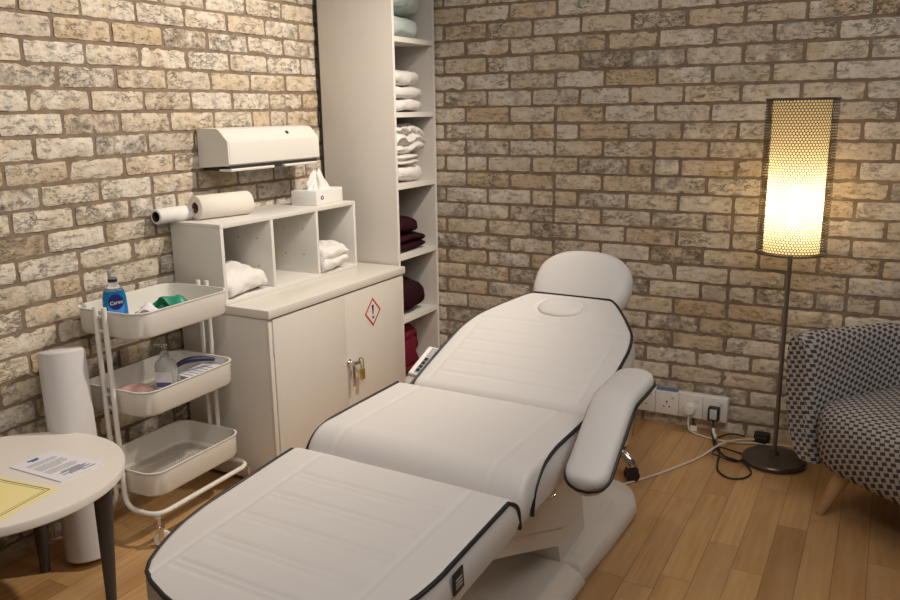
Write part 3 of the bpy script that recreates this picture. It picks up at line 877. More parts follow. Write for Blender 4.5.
# paper rolls on the organiser
def paper_roll(name, label, a, b_, r, rc, m, core):
    a = Vector(a); b_ = Vector(b_); d = b_ - a; L = d.length
    t = thing(name, label, 'paper roll', a, d.to_track_quat('Z', 'Y').to_euler())
    mb = MB(); mb.lathe([(rc, 0), (r - .002, 0), (r, .002), (r, L - .002), (r - .002, L), (rc, L)], 40)
    # open tube: drop the caps the lathe closes
    mb.f = [f for f in mb.f if len(f) == 4]
    mb.build('paper', m, t, smooth=50)
    mb = MB(); mb.lathe([(rc - .0025, -.0005), (rc, -.0005), (rc, L + .0005), (rc - .0025, L + .0005)], 32); mb.f = [f for f in mb.f if len(f) == 4]
    n = 32; 
    mb.f += [(3 * n + k, 3 * n + (k + 1) % n, (k + 1) % n, k) for k in range(n)]
    mb.build('cardboard_core', core, t, smooth=40)
    return t
paper_roll('wide_paper_roll', 'thick cream paper towel roll with cardboard core lying on the organiser', (.085, -1.275, OZ1 + .0465), (.135, -1.045, OZ1 + .0465), .046, .021, M['paper_cream'], M['cardboard'])
paper_roll('narrow_paper_roll', 'slim white paper roll overhanging the left end of the organiser', (.040, -1.425, OZ1 + .0285), (.046, -1.150, OZ1 + .0285), .028, .019, M['paper'], M['card_dark'])

# tissue box
tb = thing('tissue_box', 'white tissue box with a tissue pulled up, on the right end of the organiser', 'tissue box', (.150, -.612, OZ1 + .0005), (0, 0, .12))
mb = MB(); mb.box(-.062, .062, -.115, .115, .0, .062, .002); bx_ = mb.build('box', M['paper'], tb)
mb = MB(); mb.loft([[(.0622 + e, -.066 + .013 * math.cos(a), .030 + .009 * math.sin(a)) for a in [2 * PI * k / 20 for k in range(20)]] for e in (0, .0006)]); mb.build('printed_logo', M['ink'], bx_)
mb = MB(); mb.loft([[(.0622 + e, -.066 + .007 * math.cos(a), .030 + .003 * math.sin(a)) for a in [2 * PI * k / 16 for k in range(16)]] for e in (.0006, .0009)]); mb.build('logo_lettering', M['label_white'], bpy.data.objects['printed_logo'])
mb = MB(); mb.loft([[(.022 * math.cos(a), .055 * math.sin(a), .0622 + e) for a in [2 * PI * k / 24 for k in range(24)]] for e in (0, .0005)]); mb.build('opening', M['led_grey'], bx_)
mb = MB(); loops = []
for i in range(12):
    t_ = i / 11; loop = []
    for k in range(40):
        a = 2 * PI * k / 40
        rad = (.050 * (1 - t_) ** .8 + .012) * (1 + .28 * math.sin(3 * a + t_ * 2) + .15 * math.sin(7 * a + 2 + t_ * 4) + .1 * math.sin(11 * a))
        zz = .061 + .075 * t_ + .012 * math.sin(2 * a + 1) * t_ + .008 * math.sin(5 * a) * t_
        loop.append((rad * math.cos(a) * .55 + .008 * t_, rad * math.sin(a) * .95 - .012 * t_, zz))
    loops.append(loop)
mb.loft(loops, cap1=True); mb.build('tissue', M['paper'], tb, smooth=70)

# ------------------------------------------------------------------ wall dispenser
dp = thing('couch_roll_dispenser', 'white metal paper dispenser with keyhole mounted on the brick wall', 'dispenser', (0, -.876, 0))
W2 = .281
mb = MB(); pf = [(.004, 1.188), (.006, 1.338), (.105, 1.336), (.118, 1.330), (.156, 1.291), (.158, 1.284), (.158, 1.204), (.150, 1.196), (.135, 1.196)]
def shape(p, y0, y1): 
    m_ = MB(); m_.prism(p, y0, y1, 'y'); return m_
mb.prism(pf, -W2, W2, 'y'); body = mb.build('body', M['white_paint'], dp, smooth=25)
mb = MB(); mb.prism([(.120, 1.328), (.157, 1.2905), (.1595, 1.284), (.1595, 1.203), (.158, 1.203), (.158, 1.284), (.1555, 1.290), (.119, 1.3275)], -W2 + .008, W2 - .008, 'y'); mb.build('front_flap', M['white_paint'], dp, smooth=25)
mb = MB(); mb.lathe([(.007, 0), (.008, .003), (.006, .004)], 16, M=Matrix.Translation((.137, .095, 1.3125)) @ Matrix.Rotation(PI / 4, 4, 'Y')); o = mb.build('keyhole', M['black_plastic'], dp)
mb = MB(); mb.box(.02, .152, -W2 + .01, W2 - .01, 1.178, 1.197, .0); mb.build('paper_slot_shade', M['gap_shade'], dp)  # solid block, the slot's shade painted as its dark colour
for (y0, y1) in ((-W2 + .004, -.03), (.035, W2 - .03)):
    mb = MB(); mb.prism([(.105, 1.176), (.165, 1.176), (.167, 1.181), (.165, 1.186), (.105, 1.184)], y0, y1, 'y'); mb.build('tear_bar', M['white_paint'], dp, smooth=25)

# ------------------------------------------------------------------ utility trolley
tr = thing('utility_trolley', 'white three-tier metal trolley on castors beside the cream cabinet', 'trolley', (.200, -1.606, 0), (0, 0, math.radians(1.5)))
HX, HY, RC = .150, .212, .055
RIMS = [.785, .525, .245]; DEP = .085
for zi, zr in enumerate(RIMS):
    mb = MB()
    o_ = [rrect(HX - .006, HY - .006, RC, zr - DEP), rrect(HX - .001, HY - .001, RC, zr - DEP + .008), rrect(HX, HY, RC, zr - .006), rrect(HX + .003, HY + .003, RC, zr - .003), rrect(HX + .003, HY + .003, RC, zr), rrect(HX - .002, HY - .002, RC, zr)]
    i_ = [rrect(HX - .003, HY - .003, RC, zr - .006), rrect(HX - .005, HY - .005, RC, zr - DEP + .008), rrect(HX - .012, HY - .012, RC, zr - DEP + .002), rrect(HX - .020, HY - .020, RC * .9, zr - DEP + .002), rrect(HX - .020, HY - .020, RC * .9, zr - DEP)]
    mb.loft(o_ + i_ + [rrect(HX - .006, HY - .006, RC, zr - DEP)], cap0=False, cap1=False)
    ty = mb.build('tray', M['trolley_white'], tr, smooth=40)
    mb = MB(); sx = .0095
    nx = int((HX - .016) / sx); ny = int((HY - .016) / sx)
    zb = zr - DEP + .001
    def lim(a, ha, hb):   # half extent of the rounded rectangle at offset a
        rc = RC; d = abs(a) - (ha - rc)
        return hb if d <= 0 else hb - rc + math.sqrt(max(rc * rc - d * d, 0))
    for i in range(-nx, nx + 1):
        e = lim(i * sx, HX - .014, HY - .014); mb.box(i * sx - .0013, i * sx + .0013, -e, e, zb - .0010, zb)
    for i in range(-ny, ny + 1):
        e = lim(i * sx, HY - .014, HX - .014); mb.box(-e, e, i * sx - .0013, i * sx + .0013, zb, zb + .0010)
    mb.build('wire_mesh_bottom', M['trolley_white'], ty, smooth=0)
ZR = .112
for sg in (-1, 1):
    yE = HY + .016; xo = HX + .012
    pts = [(sg * .020, -yE, .80), (sg * .020, -yE, ZR), (sg * xo, -yE - .0, ZR), (sg * xo, yE, ZR), (sg * .020, yE, ZR), (sg * .020, yE, .80)]
    mb = MB(); mb.tube(fillet(pts, .055, 8), .0085, 12); mb.build('tube_frame', M['trolley_white'], tr, smooth=60)
for zr in RIMS:
    for sy in (-1, 1):
        for dz in (-.018, -.062):
            mb = MB(); mb.lathe([(.0045, 0), (.0045, .006), (.003, .008)], 10, M=Matrix.Translation((0, sy * (HY + .002), zr + dz)) @ Matrix.Rotation(-sy * PI / 2, 4, 'X'))
            mb.box(-.02, .02, sy * (HY + .010) - .006, sy * (HY + .010) + .006, zr + dz - .004, zr + dz + .004)
            mb.build('tray_bracket', M['trolley_white'], tr)
for (sx_, sy_) in ((1, -1), (1, 1), (-1, -1), (-1, 1)):
    cx_, cy_ = sx_ * (HX + .008), sy_ * (HY + .010)
    ct = MB(); ct.lathe([(.007, .070), (.007, .104), (.011, .105)], 12, M=Matrix.Translation((cx_, cy_, 0)))
    a = .5 + sx_ * .4
    Mx = Matrix.Translation((cx_, cy_, 0)) @ Matrix.Rotation(a, 4, 'Z')
    for s_ in (-1, 1): ct.box(-.004, .013, s_ * .0105 - .001, s_ * .0105 + .001, .022, .066, .0008, M=Mx)
    ct.box(-.012, .018, -.0115, .0115, .063, .072, .003, M=Mx)
    cs = ct.build('castor', M['chrome'], tr)
    w = MB(); w.lathe([(.004, -.008), (.020, -.0085), (.027, -.007), (.0285, -.003), (.0285, .003), (.027, .007), (.020, .0085), (.004, .008)], 28, M=Mx @ Matrix.Translation((.008, 0, .0285)) @ Matrix.Rotation(PI / 2, 4, 'X'))
    w.build('wheel', M['trolley_white'], cs, smooth=45)

# things on the trolley
TZ = RIMS[0] - DEP + .0021
sp = thing('soap_bottle', 'blue liquid soap pump bottle standing in the top trolley tray', 'soap bottle', (.150, -1.728, TZ + .004), (0, 0, 1.05))
loops = []
for (rx, ry, z) in ((.034, .018, 0), (.038, .0225, .004), (.039, .024, .02), (.039, .024, .06), (.037, .0235, .10), (.032, .022, .122), (.022, .018, .136), (.0135, .0135, .146), (.0135, .0135, .152)):
    loops.append(superloop((0, 0, z), (1, 0, 0), (0, 1, 0), rx, ry, 2.6, 36))
mb = MB(); mb.loft(loops[:6]); mb.build('soap_liquid', M['blue_liquid'], sp, smooth=50)
mb = MB(); mb.loft([[(x * 1.02, y * 1.02, z + .0005) for x, y, z in L] for L in loops[5:]], cap0=False); mb.build('bottle_shoulder', M['clear'], sp, smooth=50)
mb = MB(); mb.lathe([(.0145, .150), (.0145, .166), (.006, .168), (.006, .186)], 20); pmp = mb.build('pump_collar', M['clear'], sp)
mb = MB(); mb.lathe([(.0150, .153), (.0152, .161)], 20); mb.build('blue_ring', M['navy'], pmp)
mb = MB(); mb.box(-.010, .012, -.009, .009, .184, .194, .003); mb.tube(smooth_path([(-.006, 0, .190), (-.028, 0, .190), (-.036, 0, .184)], 4), [.0055] * 7 + [.004] * 2 if False else .005, 10); mb.build('pump_head', M['clear'], sp)
# label on the room-facing side (-y of the rotated bottle)
def oval_on(rx, rz, cz, off, N=28):
    vs = [(rx * math.cos(2 * PI * k / N), -(.024 * (1 - abs(rx * math.cos(2 * PI * k / N) / .039) ** 2.6) ** (1 / 2.6)) - off, cz + rz * math.sin(2 * PI * k / N)) for k in range(N)]
    vs.append((0, -.024 - off, cz)); return vs, [(k, (k + 1) % N, N) for k in range(N)]
mb = MB(); mb.add(*oval_on(.026, .040, .070, .0012), 0); mb.add(*oval_on(.024, .026, .088, .0018), 1)
lb = mb.build('front_label', [M['label_light'], M['label_blue']], sp, smooth=60, fix=False)
def text_mesh(s, size, name, material, parent, Mx, shear=0.):
    cu = bpy.data.curves.new(name, 'FONT'); cu.body = s; cu.size = size; cu.align_x = 'CENTER'; cu.align_y = 'CENTER'; cu.extrude = .0002; cu.shear = shear
    to = bpy.data.objects.new(name, cu); COL.objects.link(to)
    dg = bpy.context.evaluated_depsgraph_get(); dg.update()
    me = bpy.data.meshes.new_from_object(to.evaluated_get(dg))
    bpy.data.objects.remove(to); bpy.data.curves.remove(cu)
    me.transform(Mx); me.materials.clear(); me.materials.append(material)
    o = bpy.data.objects.new(name, me); COL.objects.link(o); o.parent = parent
    return o
text_mesh('Carex', .0165, 'lettering', M['label_white'], lb, Matrix.Translation((0, -.0272, .086)) @ Matrix.Rotation(PI / 2, 4, 'X') @ Matrix.Rotation(.12, 4, 'Z'), .15)

def crumple(name, label, cat, c, sx_, sy_, h, m, seed, rot=0., tagname=None, n=14):
    """thin crumpled packet / sheet"""
    mb = MB(); vs = []; rg = random.Random(seed)
    for i in range(n + 1):
        for j in range(n + 1):
            x = (i / n - .5) * sx_; y = (j / n - .5) * sy_
            q = Vector((x * 17 + seed * 5.3, y * 17, seed))
            z = h * (.45 + .55 * noise.noise(q)) * (1 - .3 * abs(2 * i / n - 1) ** 3)
            z = max(z, .001)
            vs.append((x + .006 * noise.noise(q * 1.3 + Vector((3, 1, 0))), y + .006 * noise.noise(q * 1.3 + Vector((0, 5, 2))), z))
    k = len(vs); W_ = n + 1
    fs = [(i * W_ + j, i * W_ + j + 1, (i + 1) * W_ + j + 1, (i + 1) * W_ + j) for i in range(n) for j in range(n)]
    vs += [(x, y, z - .0012) for x, y, z in vs]
    fs += [(k + i * W_ + j, k + (i + 1) * W_ + j, k + (i + 1) * W_ + j + 1, k + i * W_ + j + 1) for i in range(n) for j in range(n)]
    per = [j for j in range(W_)] + [i * W_ + n for i in range(1, n + 1)] + [n * W_ + j for j in range(n - 1, -1, -1)] + [i * W_ for i in range(n - 1, 0, -1)]
    fs += [(per[(q + 1) % len(per)], per[q], k + per[q], k + per[(q + 1) % len(per)]) for q in range(len(per))]
    mb.add(vs, fs); o = mb.build(name, m, None, smooth=30); o.location = c; o.rotation_euler = (0, 0, rot)
    return tag(o, label, cat)
crumple('foil_packet', 'bright green crumpled packet farthest from the soap bottle in the top tray', 'packet', (.215, -1.535, TZ), (.13), .11, .110, M['green'], 3, .4)
crumple('foil_packet', 'green folded packet between the white wipe pack and the far green packet', 'packet', (.20, -1.605, TZ), .10, .08, .092, M['green'], 8, -.3)
crumple('wipe_packet', 'white wipe packet lying in the middle of the top trolley tray', 'packet', (.225, -1.665, TZ), .10, .10, .092, M['label_white'], 5, .7)
crumple('foil_packet', 'dark teal packet right beside the blue soap bottle', 'packet', (.205, -1.705, TZ), .07, .08, .088, M['teal'], 12, .2)

TZ2 = RIMS[1] - DEP + .0021
gb = thing('gel_bottle', 'clear hand gel pump bottle standing in the middle trolley tray', 'gel bottle', (.180, -1.570, TZ2 + .001), (0, 0, .4))
loops = [superloop((0, 0, z), (1, 0, 0), (0, 1, 0), rx, ry, 3.2, 36) for (rx, ry, z) in ((.034, .022, 0), (.037, .0245, .004), (.037, .0245, .085), (.033, .022, .100), (.016, .014, .112), (.013, .013, .122))]
mb = MB(); mb.loft(loops); mb.build('bottle', M['gel'], gb, smooth=50)
mb = MB(); mb.lathe([(.0145, .121), (.0145, .137), (.006, .139), (.006, .156)], 20); mb.build('pump_collar', M['clear'], gb)
mb = MB(); mb.box(-.010, .012, -.008, .008, .154, .163, .003); mb.tube([(-.008, 0, .159), (-.034, 0, .157)], .0045, 10); mb.build('pump_head', M['clear'], gb)
mb = MB(); mb.box(-.030, .030, -.0258, -.0250, .010, .068, 0); lb = mb.build('front_label', M['label_white'], gb, smooth=0)
mb = MB(); mb.box(-.028, .028, -.0264, -.0259, .012, .030, 0); mb.build('label_band', M['ink_blue'], lb, smooth=0)
crumple('pink_slip', 'pink paper slip lying at the near end of the middle tray', 'paper', (.125, -1.690, TZ2), .11, .13, .045, M['pink'], 21, .2)
crumple('paper_wrapper', 'white crumpled wrapper beside the pink slip at the near end of the middle tray', 'paper', (.095, -1.775, TZ2), .08, .05, .050, M['paper'], 23, .9)
cd = thing('printed_card', 'white printed card lying at the far end of the middle tray', 'card', (.245, -1.455, TZ2 + .045), (math.radians(6), math.radians(-4), -.15))
mb = MB(); mb.box(-.065, .065, -.075, .075, .0, .002); mb.build('sheet', M['leaflet'], cd, smooth=0)
mb = MB()
for k in range(5): mb.box(-.045, .05 - .01 * (k % 3), -.06 + k * .020, -.0565 + k * .020, .002, .0024)
mb.build('printed_text', M['ink_blue'], cd, smooth=0)
mb = MB(); mb.box(-.055, .055, -.065, .065, -.040, -.0002, .003); mb.build('card_pack', M['leaflet'], cd, smooth=0)
br = MB(); br.tube(smooth_path([(.175, -1.535, TZ2 + .066), (.195, -1.49, TZ2 + .082), (.225, -1.445, TZ2 + .082), (.25, -1.405, TZ2 + .072)], 6), [.006 + .005 * math.sin(PI * k / 18) for k in range(19)], 10)
tag(br.build('navy_razor', M['navy'], None), 'curved navy blue handle lying across the card in the middle tray', 'tool')

# ------------------------------------------------------------------ tall paper roll leaning on the wall
a_ = Vector((.222, -1.985, .0)); b_ = Vector((.122, -1.925, .662))
d = (b_ - a_).normalized(); rr_ = .069
cr = thing('tall_couch_roll', 'tall white couch paper roll leaning against the brick wall behind the round table', 'paper roll', a_ + Vector((0, 0, .013)), d.to_track_quat('Z', 'Y').to_euler())
LR = (b_ - a_).length
mb = MB(); mb.lathe([(.0, .0), (rr_ - .008, .0), (rr_, .005), (rr_, LR - .010), (rr_ - .004, LR - .003), (rr_ - .012, LR), (.0, LR)], 48); mb.build('paper', M['couch_paper'], cr, smooth=45)
mb = MB(); mb.lathe([(rr_ + .0005, LR * .30), (rr_ + .0008, LR * .31), (rr_ + .0008, LR * .985), (rr_ + .0005, LR * .99)], 48); mb.f = [f for f in mb.f if len(f) == 4]; mb.f = [f for k, f in enumerate(mb.f) if k % 48 < 20]; mb.build('loose_outer_sheet', M['couch_paper'], cr, smooth=45)

# ------------------------------------------------------------------ round side table
TH_ = .433; TC = (.306, -2.291); TR = .3245
tbl = thing('round_side_table', 'round white side table with tapered charcoal legs, cut by the photo edge', 'table', (TC[0], TC[1], 0))
mb = MB(); mb.lathe([(.02, TH_ - .026), (TR - .006, TH_ - .026), (TR - .001, TH_ - .022), (TR, TH_ - .004), (TR - .002, TH_), (.02, TH_)], 96); mb.build('tabletop', M['table_top'], tbl, smooth=40)
for k in range(4):
    a = math.radians([46, 128, 226, 308][k]); dd = Vector((math.cos(a), math.sin(a), 0))
    mb = MB(); mb.tube([dd * .246 + Vector((0, 0, 0)), dd * .246 + Vector((0, 0, .004)), dd * .258 + Vector((0, 0, TH_ - .0265))], [.0130, .0145, .028], 20); mb.build('leg', M['table_leg'], tbl, smooth=50)
# papers on the table
def sheet(name, label, corners, z, m, th=.0012):
    mb = MB(); mb.loft([[(x, y, z) for x, y in corners], [(x, y, z + th) for x, y in corners]])
    t = thing(name, label, 'paper', (0, 0, 0)); mb.build('sheet', m, t, smooth=0); return t
def quadmap(c):
    def f(u, v):
        (x0, y0), (x1, y1), (x2, y2), (x3, y3) = c
        return (x0 * (1 - u) * (1 - v) + x1 * u * (1 - v) + x2 * u * v + x3 * (1 - u) * v, y0 * (1 - u) * (1 - v) + y1 * u * (1 - v) + y2 * u * v + y3 * (1 - u) * v)
    return f
def marks(mb, q, rects, z, mi=0):
    for (u0, u1, v0, v1) in rects:
        pts = [q(u0, v0), q(u1, v0), q(u1, v1), q(u0, v1)]
        mb.loft([[(x, y, z) for x, y in pts], [(x, y, z + .0002) for x, y in pts]], mi)
lc = [(.278, -2.238), (.492, -2.234), (.496, -2.097), (.282, -2.112)]
lf = sheet('leaflet', 'white folded leaflet with small print on the round table', lc, TH_ + .0002, M['leaflet'], .003)
q = quadmap(lc)
mb = MB(); zz = TH_ + .0033
# lines run across the sheet (v), stacked from its far end towards the near end (u)
rects = [(.20 + .036 * k, .214 + .036 * k, .14, .14 + w) for k, w in enumerate((.66, .70, .62, 0, .70, .68, .72, .66, .50, 0, .64, .70, .68, .60)) if w]
marks(mb, q, rects, zz, 0)
rects = [(.74 + .034 * k, .758 + .034 * k, v0, v0 + w) for k, (v0, w) in enumerate(((.30, .44), (.24, .60), (.40, .36), (.22, .62), (.34, .30), (.58, .30)))]
marks(mb, q, rects, zz, 1)
marks(mb, q, [(.05, .10, .34, .60), (.10, .13, .40, .54)], zz, 2)
mb.build('printed_text', [M['ink_grey'], M['ink'], M['ink_blue']], lf, smooth=0)
yc_ = [(.200, -2.315), (.42, -2.288), (.575, -2.288), (.590, -2.500)]
yc_ = [(.250, -2.500), (.545, -2.445), (.520, -2.262), (.222, -2.300)]
ys = sheet('yellow_notice', 'yellow printed notice with a dark border on the round table', yc_, TH_ + .0002, M['yellow_paper'], .0012)
q = quadmap(yc_); mb = MB(); zz = TH_ + .0015
marks(mb, q, [(.06, .94, .055, .07), (.06, .94, .93, .945), (.06, .068, .07, .93), (.932, .94, .07, .93), (.09, .91, .10, .108), (.09, .91, .892, .90), (.09, .094, .10, .90), (.906, .91, .10, .90)], zz)
mb.build('printed_border', M['ink'], ys, smooth=0)

# ------------------------------------------------------------------ floor lamp
LX, LY = 2.068, -.235
lp = thing('floor_lamp', 'slim floor lamp with a tall perforated bronze drum shade, lit, by the back wall', 'floor lamp', (LX, LY, 0))
mb = MB(); mb.lathe([(.112, 0), (.120, .004), (.121, .016), (.117, .022), (.070, .030), (.020, .034), (.016, .05), (.0, .05)], 56); mb.build('base', M['dark_metal'], lp, smooth=35)
mb = MB(); mb.lathe([(.0085, .04), (.0085, .95)], 18); mb.build('pole', M['pole_metal'], lp)
SZ0, SZ1, SR, DR = .852, 1.414, .124, .099
mb = MB(); n = 72; vs = []; uvs = []
for i in range(n + 1):
    a = 2 * PI * i / n
    for z in (SZ0, SZ1): vs.append((SR * math.cos(a), SR * math.sin(a), z)); uvs.append((SR * a, z))
mb.add(vs, [(2 * i, 2 * i + 2, 2 * i + 3, 2 * i + 1) for i in range(n)]); mb.uv = uvs
shd = mb.build('lamp_shade', M['perf'], lp, smooth=60, fix=False); shd['label'] = 'perforated dark bronze drum'
for z in (SZ0, SZ1):
    mb = MB(); mb.tube([(SR * math.cos(2 * PI * k / 64), SR * math.sin(2 * PI * k / 64), z) for k in range(64)], .0032, 8, closed=True); mb.build('shade_rim', M['dark_metal'], shd, smooth=60)
mb = MB(); mb.lathe([(DR, SZ0 + .004), (DR, SZ1 - .004)], 64); mb.f = [f for f in mb.f if len(f) == 4]; df_ = mb.build('inner_diffuser', M['diffuser'], lp, smooth=60); df_['label'] = 'cream translucent inner cylinder'
mb = MB()
for z in (SZ0 + .006, SZ1 - .006):
    for k in range(3):
        a = k * 2 * PI / 3 + .3; mb.tube([(.008 * math.cos(a), .008 * math.sin(a), z), (SR * math.cos(a), SR * math.sin(a), z)], .0018, 6)
mb.tube([(0, 0, .94), (0, 0, SZ1 - .006)], .002, 6)
mb.build('shade_spider', M['dark_metal'], lp)
mb = MB(); mb.lathe([(.0, 1.10), (.022, 1.092), (.030, 1.07), (.030, 1.055), (.020, 1.02), (.013, .99), (.013, .952)], 24); mb.build('bulb', M['bulb'], lp)

# ------------------------------------------------------------------ sockets and cables
sk = thing('socket_strip', 'white four-gang electrical socket strip low on the back brick wall', 'socket', (0, 0, 0))
X0, X1, SZB, SZT, SD = 1.435, 1.850, .058, .166, .048
mb = MB(); mb.box(X0, X1, -SD + .008, -.004, SZB, SZT, .004); mb.build('back_box', M['socket'], sk)
n4 = 4; wv = (X1 - X0) / n4
for k in range(n4):
    xa, xb = X0 + k * wv + .001, X0 + (k + 1) * wv - .001
    mb = MB(); mb.box(xa, xb, -SD, -SD + .008, SZB + .001, SZT - .001, .003); fp = mb.build('faceplate', M['socket'], sk)
    xm = (xa + xb) / 2
    mb = MB(); mb.box(xb - .030, xb - .016, -SD - .004, -SD, SZT - .030, SZT - .012, .002); mb.build('switch', M['socket'], fp)
    mb = MB(); zc = (SZB + SZT) / 2 - .010
    for bb in ((xm - .003, xm + .003, zc + .010, zc + .020), (xm - .016, xm - .008, zc - .010, zc - .005), (xm + .008, xm + .016, zc - .010, zc - .005)):
        mb = MB(); mb.box(bb[0], bb[1], -SD - .0006, -SD + .001, bb[2], bb[3]); mb.build('pin_slot', M['slot'], fp, smooth=0)
mb = MB(); mb.box(X0 + .105, X0 + .20, -.042, -.012, SZT, SZT + .004, .001); tag(mb.build('blue_tag', M['slate'], None), 'thin blue strip lying on top of the socket strip', 'strip')
# white plug with its cable
xw = X0 + 2.5 * wv; zc = (SZB + SZT) / 2 - .010
pw = thing('white_plug_cable', 'round white plug in the third socket with its white flex along the floor', 'plug', (0, 0, 0))
mb = MB(); mb.lathe([(.026, 0), (.026, .018), (.021, .032), (.0, .034)], 28, M=Matrix.Translation((xw, -SD - .0006, zc + .002)) @ Matrix.Rotation(PI / 2, 4, 'X')); mb.build('plug', M['socket'], pw)
mb = MB(); mb.tube(smooth_path([(xw, -SD - .02, zc - .022), (xw, -SD - .025, .03), (xw + .025, -.085, .008), (1.80, -.115, .006), (1.89, -.115, .006), (1.97, -.09, .007), (2.03, -.075, .006), (2.10, -.060, .006), (2.24, -.070, .006), (2.42, -.09, .006)], 8), .0042, 8); mb.build('cable', M['cable_white'], pw, smooth=60)
mb = MB(); mb.box(xw + .012, xw + .04, -.088, -.086, .016, .040, 0); mb.build('cable_tag', M['label_white'], pw)
pb = thing('black_plug_cable', 'black plug in the right-hand socket with looping black flex on the floor', 'plug', (0, 0, 0))
xk = X0 + 3.5 * wv
mb = MB(); mb.box(xk - .024, xk + .024, -SD - .035, -SD - .0006, zc - .030, zc + .030, .006, seg=3); pg = mb.build('plug', M['black_plastic'], pb)
mb = MB(); mb.box(xk - .015, xk + .015, -SD - .037, -SD - .034, zc - .022, zc + .024, .002); mb.build('grey_face', M['screen_grey'], pg)
mb = MB(); mb.tube(smooth_path([(xk, -SD - .02, zc - .028), (xk + .002, -.09, .03), (1.815, -.14, .012), (1.835, -.20, .0055), (1.875, -.26, .0055), (1.90, -.30, .013), (1.97, -.33, .013), (2.005, -.39, .0055), (1.985, -.455, .0055), (1.935, -.475, .0055), (1.89, -.43, .0055), (1.872, -.35, .0055), (1.865, -.27, .0185), (1.84, -.20, .0175), (1.825, -.13, .0155), (1.87, -.055, .0175), (1.93, -.05, .0155)], 8), .0038, 8); mb.build('cable', M['black_plastic'], pb, smooth=60)
mb = MB(); mb.tube(smooth_path([(1.805, -.10, .045), (1.812, -.12, .035), (1.826, -.15, .026)], 4), .0065, 8); mb.build('white_sleeve', M['socket'], pb)
wf = thing('white_flex_lead', 'white flex running along the floor from the treatment chair to a black adaptor block', 'cable', (0, 0, 0))
mb = MB(); mb.tube(smooth_path([(1.44, -.93, .006), (1.555, -.765, .006), (1.665, -.60, .006), (1.745, -.45, .006), (1.80, -.33, .007), (1.855, -.21, .026), (1.90, -.13, .022), (1.955, -.085, .020), (1.985, -.078, .020)], 8), .0042, 8); mb.build('cable', M['cable_white'], wf, smooth=60)
mb = MB(); mb.box(1.965, 2.028, -.060, -.018, .0005, .040, .006); mb.box(1.972, 2.02, -.088, -.058, .008, .034, .006); mb.build('adaptor_block', M['black_plastic'], wf)
lcable = MB(); lcable.tube(smooth_path([(1.945, -.22, .0055), (1.90, -.235, .0185), (1.86, -.25, .028), (1.84, -.29, .017), (1.87, -.33, .0245), (1.93, -.31, .0055), (1.955, -.28, .0055)], 8), .0036, 8)
tag(lcable.build('black_lamp_flex', M['black_plastic'], None, smooth=60), 'short black flex curling on the floor beside the lamp base', 'cable')
lc2 = MB(); lc2.tube(smooth_path([(2.13, -.085, .0055), (2.15, -.05, .03), (2.19, -.04, .035), (2.215, -.06, .02), (2.22, -.09, .0055), (2.26, -.10, .0055)], 8), .0036, 8)
tag(lc2.build('black_flex_loop', M['black_plastic'], None, smooth=60), 'black flex loop between the lamp pole and the armchair', 'cable')

# ------------------------------------------------------------------ armchair
PSI = math.radians(-37.7)
ac = thing('tub_armchair', 'grey and black woven tub armchair on beech legs at the right edge', 'armchair', (2.631, -.575, 0), (0, 0, PSI))
ctrl = fillet([(-.375, -.285, 0), (-.375, .285, 0), (.375, .285, 0), (.375, -.285, 0)], .26, 16)
plan = []
for p, q_ in zip(ctrl, ctrl[1:]):
    k = max(1, int((q_ - p).length / .03))
    for e in range(k): plan.append(p.lerp(q_, e / k))
plan.append(ctrl[-1])
NT = len(plan) - 1
# (offset from the centre line, height fraction); + is the outside
sprof = [(-.078, .0), (-.080, .06), (-.060, .30), (-.048, .60), (-.046, .86), (-.038, .94), (-.022, .985), (.0, 1.0), (.022, .985), (.036, .945), (.044, .87), (.045, .70), (.038, .45), (.014, .20), (-.020, .05), (-.045, 0)]
mb = MB(); uvs = []; acc = 0; n_ = len(sprof)
for i, c in enumerate(plan):
    tg = (plan[min(i + 1, NT)] - plan[max(i - 1, 0)]).normalized(); nn = Vector((-tg.y, tg.x, 0))
    if i: acc += (c - plan[i - 1]).length
    zt = .632 - .022 * math.sin(PI * i / NT); zb = .172
    sc_e = 1 if 0 < i < NT else .93
    pz = None; vlen = 0
    for (o_, f) in sprof:
        fz = (f - .5) * sc_e + .5
        p = c + nn * (o_ * sc_e + .010 * f) + Vector((0, 0, zb + (zt - zb) * fz))
        if i in (0, NT): p += tg * (.012 if i == NT else -.012)
        if pz is not None: vlen += (p - pz).length
        pz = p
        mb.v.append(tuple(p)); uvs.append((acc, vlen))
for i in range(NT):
    for k in range(n_):
        l = (k + 1) % n_
        mb.f.append((i * n_ + k, i * n_ + l, (i + 1) * n_ + l, (i + 1) * n_ + k)); mb.m.append(0)
for base, rev in ((0, False), (NT * n_, True)):
    ring = [Vector(mb.v[base + k]) for k in range(n_)]; b0 = len(mb.v)
    for p in ring: mb.v.append(tuple(p)); uvs.append((p.x, p.z))
    idx = list(range(b0, b0 + n_)); mb.f.append(tuple(reversed(idx) if rev else idx)); mb.m.append(0)
mb.uv = uvs; mb.build('tub_back', M['weave'], ac, smooth=50)
